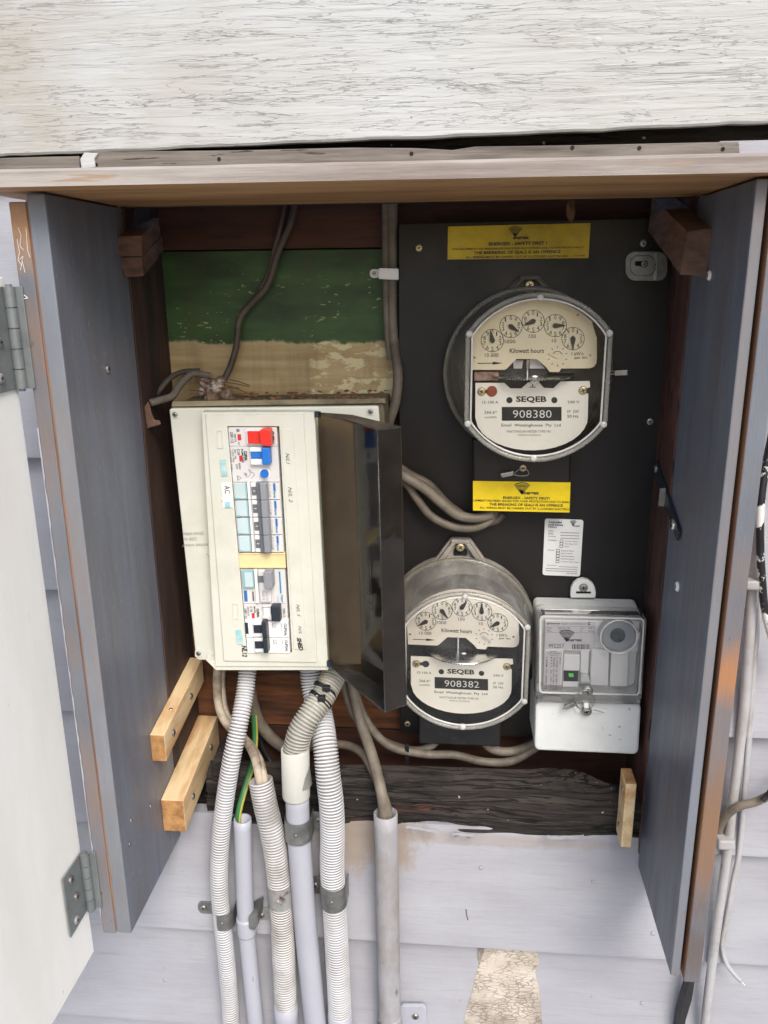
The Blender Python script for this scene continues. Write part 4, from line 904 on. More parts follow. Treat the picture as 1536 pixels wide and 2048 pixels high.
# clear cover as an open-backed moulding with a thick rim
def ring_slab(name, outer, inner, yf, yb, m, parent, **k):
    bm = bmesh.new(); n = len(outer)
    o = [bm.verts.new(P(u, v, yf)) for u, v in outer]; i_ = [bm.verts.new(P(u, v, yf)) for u, v in inner]
    off = Vector((0, yb-yf, 0)); ob = [bm.verts.new(x.co+off) for x in o]; ib = [bm.verts.new(x.co+off) for x in i_]
    for a in range(n):
        b = (a+1) % n
        bm.faces.new((o[a], o[b], i_[b], i_[a])); bm.faces.new((o[a], ob[a], ob[b], o[b])); bm.faces.new((i_[a], i_[b], ib[b], ib[a])); bm.faces.new((ob[a], ib[a], ib[b], ob[b]))
    return bm_obj(name, bm, m, parent, **k)
oc = rq(rc(175, 400), rc(1372, 440), rc(1305, 1398), rc(165, 1368), 14, 5); ic = rq(rc(232, 455), rc(1330, 480), rc(1275, 1290), rc(222, 1262), 9, 5)
slab('clear_cover', rq(rc(196, 420), rc(1352, 455), rc(1302, 1385), rc(178, 1360), 12, 5), .0045, .0057, M_RIM2, rv)
ring_slab('cover_rim', oc, ic, .0058, .0295, M_RIM2, rv, bevel=.0010)
ring_slab('cover_bead', rq(rc(212, 436), rc(1345, 466), rc(1292, 1300), rc(205, 1275), 10, 5), ic, .0030, .0044, M_RIM, rv)
slab('cover_lip', rcs([(190, 1300), (1300, 1322), (1300, 1392), (178, 1366)]), .0020, .0043, M_RIM2, rv, bevel=.0006)
for x, y in ((728, 1245), (716, 1465)):
    screw(P(*rc(x, y), .0015 if y < 1300 else .0075), .0062, M_STEEL, rv)
slab('screw_boss', rcs([(690, 1385), (742, 1385), (742, 1440), (690, 1440)]), .0005, .010, M_WHITEP, rv, bevel=.0008)
slab('seal_recess', rcs([(560, 1400), (690, 1385), (960, 1460), (940, 1500), (600, 1490)]), .0105, .0118, M_RECV, rv, bevel=.0005)
e = empty('wire_seal', P(*rc(720, 1350), 0), 'looped wire seal with lead tag on the front of the control receiver', 'seal', 'wire seals with crimped lead tags')
tube('wire', [rc(700+102*math.cos(R(a)), 1350+105*math.sin(R(a)))+(-.0025,) for a in range(100, 425, 18)], 1.0, M_STEEL, e, n=6, step=.002)
tube('wire', [rc(*q)+(-.001,) for q in ((590, 1395), (640, 1440), (720, 1460), (800, 1455), (905, 1485))], .9, M_STEEL, e, n=6, step=.002)
slab('tag', rcs([(478, 1418), (580, 1372), (602, 1395), (590, 1420), (498, 1458), (476, 1440)]), -.003, .002, M_STEEL, e, bevel=.0008)

# ================================================================== SWITCHBOARD
def sb(x, y): return (330+x/3.072, 780+y/3.072)
def sbs(pts): return [sb(*p) for p in pts]
swb = empty('switchboard', P(560, 1335, .09), 'cream plastic switchboard enclosure with its tinted door hinged open to the right', 'switchboard')
YE = .010; YS = -.006
slab('enclosure_body', [(341, 812), (768, 806), (800, 1330), (398, 1312)], .018, .0985, M_BODYG, swb, bevel=.003)
slab('cover', rq((338, 817), (757, 812), (790, 1330), (392, 1320), 6), YE, .0175, M_CREAM, swb, bevel=.0015)
# raised tray with the breaker window
def colL(v): return 454.6+(v-853.7)*.0868
def colR(v): return 556.8+(v-855)*.0575
win = [(colL(853), 853), (colR(853)+1, 853), (colR(1306)+1, 1306), (colL(1306), 1306)]
def sub(q, n):                             # cut each side of a polygon into n equal lengths so that two rings can be bridged
    out = []
    for a, b in zip(q, q[1:]+q[:1]):
        for k in range(n): out.append((a[0]+(b[0]-a[0])*k/n, a[1]+(b[1]-a[1])*k/n))
    return out
tray = ring_slab('tray', sub([(402, 824), (629, 824), (656, 1334), (430, 1333)], 1), sub(win, 1), YS, YE-.0002, M_CREAM, swb, bevel=.0012)
ring_slab('escutcheon', sub([(410, 829), (607, 829), (634, 1325), (447, 1322)], 1), sub([(v[0], v[1]) for v in win], 1), YS-.0022, YS-.0002, M_CREAM, swb, bevel=.0010)
slab('label_strip', [(562, 858), (586, 858), (612, 1299), (588, 1299)], YS-.0032, YS-.0023, M_CREAM, swb, bevel=.0005)
slab('rail_gap', [(win[0][0]+.5, win[0][1]+.5), (win[1][0]-.5, win[1][1]+.5), (win[2][0]-.5, win[2][1]-.5), (win[3][0]+.5, win[3][1]-.5)], YE-.0015, YE-.0005, M_BLACK, swb)
slab('bottom_shelf', [(411, 1319), (657, 1334), (656, 1340), (432, 1340)], -.004, YE-.0004, M_CREAM, swb)
for u, v in ((350, 829), (741, 823), (397, 1307)):
    slab('screw_boss', rr(u-7, v-7, u+7, v+7, 3), YE-.0012, YE-.0003, M_CREAM, swb); screw(P(u, v, YE-.0013), .0030, M_STEEL, swb)
# grime along the top ledge
slab('ledge', [(345, 803), (770, 797), (771, 806), (343, 813)], .014, .0172, M_CREAMD, swb)
YW = YS-.0027
pr = Print(lambda u, v: P(*sb(u, v), YS-.0036))
for s, x0, y0, x1, y1 in (('N/L1', 740, 388, 762, 455), ('N/L 2', 756, 596, 778, 690), ('N/L 5', 806, 1318, 826, 1392), ('N/L', 818, 1450, 836, 1500)): pr.down(s, x0, y0, x1, y1, 0, 6, .3)
pr.build('handwriting', M_INKSOFT, swb)
pr = Print(lambda u, v: P(*sb(u, v), YS-.0028))
pr.down('NL12', 470, 1570, 500, 1640, .03, 6, .2)
pr.build('handwriting', M_INK, swb)
pr = Print(lambda u, v: P(*sb(u, v), YS-.0036)); pr.down('SHED', 808, 1522, 836, 1600, .05, 14, .2); pr.build('handwriting', M_INK, swb)
pr = Print(lambda u, v: P(*sb(u, v), YE-.0006)); pr.text('MAIN PANEL', 110, 874, 240, 894, 0, .3, -4); pr.text('IN BED', 112, 908, 195, 926, 0, .3, -3); pr.text('(MAIN BREAK', 108, 946, 270, 966, 0, .3, -4); pr.path([(255, 1005), (282, 1035)], 3); pr.build('handwriting', M_INKFAINT, swb)
aw = slab('circuit_label', sbs([(345, 572), (405, 570), (415, 720), (357, 724)]), YW-.0004, YW+.0003, M_LABELW, swb)
pr = Print(lambda u, v: P(*sb(u, v), YW-.0008)); pr.down('AC', 363, 588, 398, 636, .0, 4); pr.build('lettering', M_INK, aw)
for q in ([(337, 430), (372, 428), (384, 526), (348, 528)], [(364, 688), (400, 688), (404, 722), (368, 724)], [(434, 1476), (468, 1476), (478, 1562), (444, 1564)]):
    slab('faded_tape', sbs(q), YW-.0009, YW-.0005, M_FADEBLUE, swb)
for q in ([(316, 250), (352, 250), (356, 358), (321, 358)], [(413, 1312), (450, 1312), (452, 1408), (417, 1410)]):
    ring_slab('label_frame', sub(sbs(q), 1), sub(sbs([(q[0][0]+4, q[0][1]+4), (q[1][0]-4, q[1][1]+4), (q[2][0]-4, q[2][1]-4), (q[3][0]+4, q[3][1]-4)]), 1), YW-.0004, YW+.0003, M_CREAM, swb)
# tinted door: a shallow tray hinged on the right of the cover
Hx, Hy = -.0905, -.0065; e1 = Vector((.60, -.80, 0)); n1 = Vector((.80, .60, 0)); DL, DD = .124, .027
ZT, ZB = -.2118, -.5095
sh = lambda s, d, z, k=0: Vector((Hx, Hy, z))+e1*s+n1*d+Vector((.0045*(-.2-z)/.3 if z < -.2 else 0, 0, 0))
prof = [(.0, .0), (.036, .022), (DL-.002, DD)]
def sheet(name, A, B, m, parent, th=.0014, **k):       # a thin sheet between two vertical lines
    q = [sh(*A, ZT), sh(*B, ZT), sh(*B, ZB), sh(*A, ZB)]
    d = (q[1]-q[0]).normalized(); nn = Vector((-d.y, d.x, 0))*th
    bm = bmesh.new(); add_prism(bm, q, [p+nn for p in q]); return bm_obj(name, bm, m, parent, **k)
dr = sheet('tinted_door', prof[0], prof[1], M_TINT, swb, label='brown tinted see-through door of the switchboard, open')
sheet('door_face', prof[1], prof[2], M_TINT, dr)
sheet('door_side', (DL, DD), (DL, .0), M_TINTS, dr, th=-.0014)
for z, nm, zz in ((ZB, 'door_end', -1), (ZT, 'door_end', 1)):
    bm = bmesh.new(); q = [sh(s, d, z) for s, d in ((.0, .0), (.036, .022), (DL, DD), (DL, .0))]
    if zz < 0: add_prism(bm, q, [p+Vector((0, 0, -.0014)) for p in q])
    else: add_prism(bm, q, [p+Vector((0, 0, .0014)) for p in q])
    bm_obj(nm, bm, M_TINTD, dr)
bm = bmesh.new()
for z in (ZT, ZB): add_tube(bm, [sh(0, 0, z+.0014*(1 if z == ZT else -1)), sh(DL, 0, z+.0014*(1 if z == ZT else -1))], .0009, 8)
add_tube(bm, [sh(DL, .0, ZT+.001), sh(DL, .0, ZB-.001)], .0009, 8)
bm_obj('door_rim', bm, M_TINTD, dr, smooth=True)
for z in (ZT, ZB): lathe('hinge_pin', sh(0, 0, z-.004 if z == ZT else z), (0, 0, 1), [(.0034, 0), (.0034, .006)], M_NAVYT, dr, n=12)
nn_ = Vector((-e1.y, e1.x, 0))
fc = lambda u, v: sh(.050+u, .0215, v)
pr = Print(lambda u, v: sh(.047+u, .0222+.0006, -.365-v)); pr.path([(0, 0), (.016, 0), (.016, .058), (0, .058), (0, 0)], .0008); pr.down('AUSTRALIA', .003, .004, .013, .054); pr.build('embossing', M_TINTD, dr)

# ---- breakers in the column
FACE = YS-.0018
def bx(s, v): return (colL(v)+(colR(v)-colL(v))*s, v)
def bq(s0, v0, s1, v1): return [bx(s0, v0), bx(s1, v0), bx(s1, v1), bx(s0, v1)]
def breaker(name, v0, v1, lab, cat, mat_, face=FACE, group=None, s0=.015, s1=.965):
    c = P(*bx(.5, (v0+v1)/2), .008); e = empty(name, c, lab, cat, group)
    slab('body', bq(s0, v0+.4, s1, v1-.4), face, .008, mat_, e, bevel=.0004); return e
class BP(Print):                          # prints in (s, v) of the breaker column
    def __init__(self, Y): super().__init__(lambda s, v: P(*bx(s, v), Y))
    def pq(self, *q): self.poly([(q[0], q[1]), (q[2], q[1]), (q[2], q[3]), (q[0], q[3])])
    def d(self, txt, s0, v0, s1, v1, bold=0): self.quadtext(txt, (s1, v0), (s1, v1), (s0, v0), bold)
PF = FACE-.0005
e = breaker('main_switch', 854.5, 892.6, 'main switch with broad red toggle at the top of the breaker column', 'main switch', M_LTGREY)
slab('toggle_base', bq(.36, 861, .66, 888.5), FACE-.004, FACE-.0001, M_WHITEP, e, bevel=.0004); t_ = slab('toggle', bq(.38, 862.2, .63, 887.6), FACE-.006, FACE-.0041, M_RED, e, bevel=.0006)
slab('toggle', [bx(.62, 861.0), bx(.73, 858.6), bx(.83, 859.5), bx(.83, 893), bx(.73, 893), bx(.62, 888.6)], FACE-.013, FACE-.0001, M_RED, e, bevel=.0010)
pr = BP(PF); pr.d('CLIPSAL', .84, 862, .91, 889.5, .05); pr.d('OFF / O', .04, 864, .10, 886, .01); pr.d('63A', .17, 858, .24, 864, .02); pr.d('8010', .12, 868, .155, 884, 0); pr.d('415V', .185, 884, .22, 890, 0); pr.build('lettering', M_INK, e)
pr = BP(PF); pr.pq(.185, 868.5, .255, 880.5); pr.build('flag', M_REDINK, e)
e = breaker('safety_switch', 892.6, 964.4, 'safety switch with blue toggle and round blue test button', 'safety switch', M_LTGREY)
for a, b in ((895, 904), (918.5, 930.5)): slab('toggle_guard', bq(.40, a, .66, b), FACE-.0055, FACE-.0001, M_WHITEP, e, bevel=.0012)
slab('toggle', bq(.42, 905, .64, 917.6), FACE-.0048, FACE-.0001, M_BLUET, e, bevel=.0006); slab('toggle', bq(.63, 895.5, .79, 930), FACE-.012, FACE-.0001, M_BLUET, e, bevel=.0012)
c_ = P(*bx(.675, 946.5), FACE); lathe('button_ring', c_, (0, -1, 0), [(.0063, 0), (.0063, .0012), (.0050, .0014)], M_WHITEP, e, n=28, caps=(True, True)); lathe('test_button', c_, (0, -1, 0), [(.0048, .0), (.0048, .0028), (.0044, .0034), (0, .0034)], M_BLUET, e, n=28)
pr = BP(PF); pr.d('CLIPSAL', .285, 902, .345, 922, .05); pr.d('RCBM110/30', .235, 898, .275, 925, .02); pr.d('C10', .15, 898, .205, 910, .02); pr.d('240V~  10A', .095, 898, .13, 918); pr.d('I n 30mA  50Hz', .05, 898, .085, 924); pr.d('4497-4498  RCBO', .01+.01, 900, .035, 943)
pr.d('6000', .16, 926, .20, 938); pr.d('DPT', .10, 929, .14, 939); pr.path([bx_ for bx_ in ((.12, 951), (.19, 956), (.12, 961), (.12, 951))], .01)
pr.build('lettering', M_INK, e)
pr = Print(lambda u, v: P(430+u/7.315, 840+v/7.315, PF)); pr.path([(490, 720), (510, 760), (560, 770), (580, 800), (530, 860)], 5); pr.path([(420, 770), (470, 790), (430, 800), (470, 820), (455, 840)], 5); pr.path([(500, 730), (530, 740), (520, 790), (480, 840)], 4); pr.build('circuit_diagram', M_INKSOFT, e)
pr = BP(PF); pr.pq(.185, 911, .245, 923); pr.build('flag', M_REDINK, e)
for i in range(4):
    a = 964.6+35.15*i; b = a+35.0
    e = breaker('circuit_breaker', a, b, ['grey toggle circuit breaker directly below the safety switch', 'second grey toggle circuit breaker of the row of four, counted from above', 'third grey toggle circuit breaker of the row of four, counted from above', 'grey toggle circuit breaker directly above the yellowed blank plate'][i], 'circuit breaker', M_LTGREY, group='four circuit breakers with grey toggles')
    slab('label_window', bq(.035, a+1.8, .26, b-2), FACE-.0028, FACE-.0001, M_TEALCLEAR, e, bevel=.0006)
    slab('window_edge', bq(.02, b-4.5, .10, b-.5), FACE-.0034, FACE-.0001, M_TEALEDGE, e, bevel=.0004); slab('window_edge', bq(.255, a+1.5, .285, b-2), FACE-.0030, FACE-.0001, M_TEALEDGE, e, bevel=.0003)
    slab('shoulder', bq(.295, a+.6, .345, b-.6), FACE-.0040, FACE-.0001, M_WHITEP, e, bevel=.0005)
    slab('toggle_base', bq(.375, a+1, .48, b-1), FACE-.0035, FACE-.0001, M_WHITEP, e, bevel=.0006); slab('toggle_mark', bq(.38, a+9, .48, a+26), FACE-.0042, FACE-.0036, M_DGREY, e)
    pr = BP(FACE-.0047); pr.pq(.41, a+16.8, .46, a+18); pr.build('mark', M_WHITEINK, e)
    slab('toggle', bq(.475, a+1.2, .575, b+.8), FACE-.0068, FACE-.0001, M_DGREY, e, bevel=.0006); slab('toggle', bq(.55, a+1.2, .68, b+.8), FACE-.0125, FACE-.0001, M_GREYT, e, bevel=.0010)
    slab('front_step', bq(.69, a+.8, .945, b-.8), FACE-.0012, FACE-.0001, M_LTGREY, e, bevel=.0004)
    pr = BP(FACE-.0016); pr.pq(.825, a+2, .87, a+17); pr.build('blue_bar', M_BLUEINK, e)
    pr = BP(FACE-.0016); pr.d('hager', .805, a+18, .875, a+32, .03); pr.build('lettering', M_TEALINK, e)
    pr = BP(FACE-.0016); pr.d('MT 116', .735, a+4, .765, a+14); pr.d('C16 6000', .735, a+17, .765, a+30); pr.build('rating', M_INKFAINT, e)
bl = empty('blank_plate', P(*bx(.5, 1121), .008), 'yellowed plastic blank plate between two groups of breakers', 'blank plate')
slab('plate', bq(.0, 1106.2, .985, 1137.0), FACE-.0006, .008, M_YBLANK, bl, bevel=.0005); slab('lip', bq(.02, 1132.2, .985, 1136.4), FACE-.0024, FACE-.0007, M_YBLANK, bl, bevel=.0006); slab('lip', bq(.02, 1106.8, .985, 1109.4), FACE-.0018, FACE-.0007, M_YBLANK, bl, bevel=.0004)
e = breaker('safety_switch', 1137.6, 1208.0, 'double width grey toggle safety switch with teal stripe below the yellowed blank', 'safety switch', M_LTGREY)
slab('label_window', bq(.03, 1141, .28, 1177), FACE-.0034, FACE-.0001, M_TEALEDGE, e, bevel=.0008); slab('label_window', bq(.09, 1145, .26, 1174), FACE-.0040, FACE-.0035, M_TEALCLEAR, e, bevel=.0004)
slab('shoulder', bq(.30, 1139, .36, 1207), FACE-.0034, FACE-.0001, M_WHITEP, e, bevel=.0006)
slab('toggle_base', bq(.375, 1140, .63, 1206), FACE-.0040, FACE-.0001, M_LTGREY, e, bevel=.0020); slab('toggle_mark', bq(.375, 1152, .49, 1165), FACE-.0048, FACE-.0041, M_DGREY, e)
slab('toggle', bq(.50, 1144, .675, 1178), FACE-.0145, FACE-.0001, M_GREYT, e, bevel=.0010)
pr = BP(FACE-.0005); pr.pq(.045, 1181, .115, 1203); pr.build('blue_label', M_BLUEINK, e)
pr = BP(FACE-.0045); pr.d('30mA  A', .44, 1181, .50, 1200); pr.d('type AC', .52, 1184, .56, 1202); pr.build('rating', M_INKFAINT, e)
pr = BP(FACE-.0005); pr.pq(.225, 1183, .26, 1202); pr.build('grey_bar', M_INKSOFT, e)
pr = BP(FACE-.0005); pr.pq(.83, 1143, .862, 1187); pr.d('hager', .835, 1190, .895, 1205, .02); pr.d('CDA 463', .765, 1193, .79, 1204); pr.build('teal_stripe', M_TEALINK, e)
e = breaker('circuit_breaker', 1208.0, 1242.4, 'circuit breaker with short black toggle marked ON, above the two white ones', 'circuit breaker', M_LTGREY)
slab('toggle_guard', bq(.41, 1210.5, .63, 1216), FACE-.0045, FACE-.0001, M_LTGREY, e, bevel=.0015); slab('toggle_guard', bq(.40, 1232, .65, 1241), FACE-.0055, FACE-.0001, M_LTGREY, e, bevel=.0015); slab('toggle_base', bq(.44, 1216, .60, 1232), FACE-.0035, FACE-.0001, M_WHITEP, e, bevel=.0006)
slab('toggle', bq(.60, 1212, .80, 1243.6), FACE-.0105, FACE-.0001, M_NAVYT, e, bevel=.0014)
pr = BP(PF); pr.d('CLIPSAL', .29, 1217, .345, 1235, .05); pr.d('MCB4', .235, 1213, .27, 1226, .02); pr.d('C 16', .15, 1213, .205, 1223.5, .02); pr.d('OFF / O', .01+.01, 1217, .075, 1237, .01); pr.d('240/415V', .09, 1213, .125, 1232); pr.d('ON / I', .865, 1217, .92, 1234, .01); pr.build('lettering', M_INK, e)
pr = BP(PF); pr.pq(.18, 1226, .24, 1236.5); pr.build('flag', M_REDINK, e)
for i, (a, b, lab) in enumerate(((1242.8, 1275.4, 'upper of the two white circuit breakers with long black toggles'), (1275.4, 1306.4, 'lowest circuit breaker of the column, white with a long black toggle'))):
    e = breaker('circuit_breaker', a, b, lab, 'circuit breaker', M_WHITEP, face=FACE-.003 if i == 0 else FACE-.002, group='two white circuit breakers')
    fz = FACE-.003 if i == 0 else FACE-.002
    if i == 0: slab('black_mark', bq(.0+.01, a+2.5, .075, a+25), fz-.0006, fz-.0001, M_NAVYT, e)
    slab('toggle_base', bq(.17, a+1.0, .40, b-1.0), fz-.0040, fz-.0001, M_WHITEP, e, bevel=.0016); slab('toggle', bq(.19, a+7.5, .38, b-9), fz-.0052, fz-.0041, M_NAVYT, e, bevel=.0006)
    slab('toggle', bq(.37, a+1.5, .475, b+.6), fz-.0125, fz-.0001, M_NAVYT, e, bevel=.0010)
    pr = BP(fz-.0005); pr.d('CLIPSAL', .87, a+4, .93, b-3, .03); pr.d('MCBO 110', .80, a+4, .825, a+19); pr.d('C16', .66, a+4, .70, a+13); pr.d('6000', .61, a+4, .64, a+13); pr.build('lettering', M_INKSOFT, e)
    pr = BP(fz-.0010); 
# ================================================================== CONDUITS AND CABLES
def root(name, at_, lab, cat, group=None): return empty(name, at_, lab, cat, group)
GC = 'white corrugated conduits running down from the switchboard'; GP = 'smooth grey conduits on the wall below the cabinet'
def down(pts, v_=2150):                   # carry a conduit on down to the ground, straight along its last run
    a = P(*pts[-1]); a0 = P(*pts[-2]); d = (a-a0).normalized()
    d.y = 0; d.normalize(); k = (a.z+1.66)/-d.z if d.z < 0 else 1
    return [P(*q) for q in pts]+[Vector((a.x+d.x*.25*k, a.y, a.z-.25*(a.z+1.66))), Vector((a.x+d.x*.3*k, a.y, a.z-.6*(a.z+1.66))), Vector((a.x+d.x*.3*k, a.y, -1.66))]
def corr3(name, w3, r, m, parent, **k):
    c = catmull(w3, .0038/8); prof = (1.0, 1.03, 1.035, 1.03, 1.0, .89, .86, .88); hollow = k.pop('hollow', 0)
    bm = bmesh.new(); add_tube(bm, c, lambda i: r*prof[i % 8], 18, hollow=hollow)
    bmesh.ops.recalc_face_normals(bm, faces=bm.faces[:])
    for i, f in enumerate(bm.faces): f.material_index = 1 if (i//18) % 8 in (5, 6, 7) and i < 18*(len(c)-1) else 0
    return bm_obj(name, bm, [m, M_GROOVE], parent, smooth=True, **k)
def split(w3, z): return w3
# 1 left corrugated
e = root('corrugated_conduit', P(462, 2040, -.03), 'leftmost white corrugated conduit, dropping from the underside of the switchboard', 'conduit', GC)
pa = [(497, 1326, .040), (490, 1385, .020), (478, 1450, -.005), (463, 1520, -.022), (450, 1600, -.030), (441, 1680, -.032), (438, 1760, -.032), (443, 1830, -.032), (451, 1900, -.032), (458, 1980, -.030), (463, 2060, -.030)]
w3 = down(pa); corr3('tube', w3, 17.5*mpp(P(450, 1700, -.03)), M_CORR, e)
# 2 small rigid with the earth wire
e = root('rigid_conduit', P(512, 2040, -.03), 'slim smooth grey conduit with the green and yellow earth wire in its mouth', 'conduit', GP)
pa = [(485, 1637, -.030), (488, 1740, -.031), (492, 1840, -.031), (502, 1950, -.031), (513, 2060, -.031)]
w3 = down(pa); r = 17*mpp(P(490, 1800, -.03))
bm = bmesh.new(); add_tube(bm, catmull(w3, .012), r, 24, hollow=.002); bm_obj('tube', bm, M_PVC, e, smooth=True)
bm = bmesh.new(); add_tube(bm, catmull(px3([(491.5, 1833, -.031), (494.5, 1866, -.031)]), .004), r*1.14, 24); bm_obj('coupler', bm, M_PVC, e, smooth=True, bevel=0)
slab('clip', [(497, 1836), (516, 1826), (516, 1850), (508, 1862), (498, 1858)], -.044, -.014, M_GALV, e, bevel=.001)
# 3 second corrugated, open mouth with white cables
e = root('corrugated_conduit', P(575, 2010, -.03), 'white corrugated conduit with an open mouth that swallows the grimy white cables', 'conduit', GC)
pa = [(521, 1560, -.022), (531, 1610, -.026), (545, 1670, -.030), (556, 1740, -.031), (562, 1800, -.031), (566, 1880, -.031), (571.6, 2022, -.031)]
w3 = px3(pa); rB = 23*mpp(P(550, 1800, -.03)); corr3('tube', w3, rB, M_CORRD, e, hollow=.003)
bm = bmesh.new(); w4 = down([(571.6, 2008, -.031), (573, 2040, -.031)]); add_tube(bm, catmull(w4, .02), rB*1.1, 24); bm_obj('coupler', bm, M_PVC, e, smooth=True)
# 4 middle rigid + coupler + flexible piece with ties
e = root('rigid_conduit', P(612, 2040, -.03), 'smooth grey conduit with a cream coupler and bent corrugated top held by black ties', 'conduit', GP)
pa = [(594, 1580, -.030), (597, 1660, -.032), (604, 1760, -.034), (612, 1860, -.034), (622, 1960, -.034), (632, 2060, -.034)]
w3 = down(pa); r = 23*mpp(P(604, 1760, -.03)); bm = bmesh.new(); add_tube(bm, catmull(w3, .02), r, 28); bm_obj('tube', bm, M_PVC, e, smooth=True)
bm = bmesh.new(); add_tube(bm, px3([(590, 1496, -.030), (590.3, 1498, -.030), (592.5, 1590, -.030), (592.6, 1593, -.030)]), lambda i: r*1.17 if i in (1, 2) else r*1.12, 32, hollow=.002); bm_obj('coupler', bm, M_COUP, e, smooth=True)
pa = [(676, 1326, .036), (664, 1358, .018), (646, 1392, .000), (620, 1430, -.018), (600, 1465, -.027), (592, 1500, -.030), (591, 1515, -.030)]
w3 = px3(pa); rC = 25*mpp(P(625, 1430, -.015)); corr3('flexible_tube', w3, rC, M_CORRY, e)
for (u, v, Y, du, dv) in ((651, 1379, .006, -16, 24), (641, 1399, -.003, -18, 23)):
    c_ = P(u, v, Y); d = (P(u+du, v+dv, Y-.010)-c_).normalized()
    o = lathe('zip_tie', c_-d*.0024, d, [(rC*.9, 0), (rC*1.07, 0), (rC*1.07, .0048), (rC*.9, .0048)], M_TIE, e, n=32)
    pd = (CAM-c_).normalized(); pd = (pd-d*pd.dot(d)).normalized(); f_ = c_+pd*rC*1.08; box('tie_head', (f_.x-.0045, f_.y-.004, f_.z-.0035), (f_.x+.0045, f_.y+.003, f_.z+.0035), M_TIE, o, bevel=.001)
# 5 right corrugated
e = root('corrugated_conduit', P(680, 2030, -.03), 'rightmost white corrugated conduit, passing behind the tied bend', 'conduit', GC)
pa = [(622, 1326, .052), (628, 1380, .040), (641, 1430, .020), (650, 1490, -.008), (656, 1550, -.024), (663, 1610, -.031), (665, 1670, -.032), (664, 1730, -.032), (668, 1800, -.032), (673, 1890, -.032), (680.5, 2040, -.032)]
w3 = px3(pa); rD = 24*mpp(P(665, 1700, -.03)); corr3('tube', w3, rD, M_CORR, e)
bm = bmesh.new(); w4 = down([(680, 2026, -.032), (682, 2050, -.032)]); add_tube(bm, catmull(w4, .02), rD*1.1, 24); bm_obj('coupler', bm, M_PVC, e, smooth=True)
# 6 right rigid
e = root('rigid_conduit', P(779, 2040, -.03), 'stained grey conduit standing apart on the right with dusty cables entering its open mouth', 'conduit', GP)
pa = [(771, 1626, -.026), (774, 1740, -.029), (776, 1860, -.030), (778, 1960, -.030), (780, 2060, -.030)]
w3 = down(pa); rE = 23.5*mpp(P(775, 1760, -.03)); bm = bmesh.new(); add_tube(bm, catmull(w3, .02), rE, 28, hollow=.0022); bm_obj('tube', bm, M_PVCD, e, smooth=True)
bm = bmesh.new(); add_tube(bm, px3([(779, 2030, -.030), (779.5, 2032, -.030), (781, 2090, -.030)]), rE*1.12, 28); bm_obj('coupler', bm, M_PVCD, e, smooth=True)
# saddles
def saddle(u, v, Y, r, vh, m, lab, tab, side, sy=0.0):
    c_ = P(u, v, Y); h = vh*mpp(c_); e = root('pipe_saddle', c_, lab, 'pipe saddle', 'metal saddles that hold the conduits to the wall')
    bm = bmesh.new(); n = 20; prev = None
    for i in range(n+1):
        a = math.pi*i/n; x = math.cos(a); y = -math.sin(a); row = []
        for rr_ in (r*1.05, r*1.05+.0012):
            for z in (-h/2, h/2): row.append(bm.verts.new((c_.x+x*rr_, c_.y+y*rr_, c_.z+z)))
        if prev:
            bm.faces.new((prev[2], prev[3], row[3], row[2])); bm.faces.new((prev[0], row[0], row[1], prev[1])); bm.faces.new((prev[0], prev[2], row[2], row[0])); bm.faces.new((prev[1], row[1], row[3], prev[3]))
        prev = row
    for s in (-1, 1): add_box(bm, (c_.x+s*r*1.05 if s > 0 else c_.x-r*1.05-.0012, c_.y+.0001, c_.z-h/2), (c_.x+s*r*1.05+.0012 if s > 0 else c_.x-r*1.05, -.0135, c_.z+h/2)) if c_.y < -.0136 else None
    bm_obj('band', bm, m, e)
    lathe('rivet', (c_.x, c_.y-r*1.05-.001, c_.z), (0, -1, 0), [(.0028, 0), (.0022, .0010), (.0008, .0013)], m, e, n=12, smooth=True)
    if tab:
        t0 = P(tab[0], tab[1], -.0145); x1 = c_.x+side*r*1.05
        q = [(min(t0.x, x1), t0.z-h*.40), (max(t0.x, x1), t0.z-h*.40), (max(t0.x, x1), t0.z+h*.40), (min(t0.x, x1), t0.z+h*.40)]
        bm = bmesh.new(); cxm = t0.x+(.010 if side < 0 else -.010); pts = []
        far = []
        for i in range(9):
            a = R(-90+180*i/8); far.append((t0.x+side*h*.4*math.cos(a)*.6, t0.z+h*.4*math.sin(a)))
        poly = far+[(x1, t0.z+h*.4), (x1, t0.z-h*.4)]
        add_prism(bm, [Vector((x, -.0150, z)) for x, z in poly], [Vector((x, -.0132, z)) for x, z in poly]); tb_ = bm_obj('tab', bm, m, e, bevel=.0004)
        screw((t0.x-side*.002, -.0152, t0.z), .0042, M_STEEL, tb_)
    return e
saddle(449, 1833, -.032, 17.5*mpp(P(450, 1700, -.03)), 36, M_GALV, 'galvanised saddle with long tab on the leftmost corrugated conduit', (404, 1815), -1)
saddle(596.5, 1655, -.0315, 23*mpp(P(604, 1760, -.03)), 48, M_GALV, 'galvanised saddle round the middle grey conduit just below its coupler', (640, 1640), 1)
saddle(561.5, 1785, -.031, rB, 48, M_RUST, 'rust stained saddle on the open mouthed corrugated conduit', (520, 1830), -1)
saddle(667, 1786, -.032, rD, 50, M_GALV, 'galvanised saddle low on the rightmost corrugated conduit', (628, 1770), -1)
ps = root('plastic_saddle', P(830, 2028, -.014), 'pale plastic saddle foot screwed beside the stained grey conduit', 'pipe saddle')
slab('foot', rr(797, 2011, 853, 2060, 10), -.0185, -.0130, M_PVC, ps, bevel=.002); screw(P(831, 2033, -.0188), .0044, M_STEEL, ps)
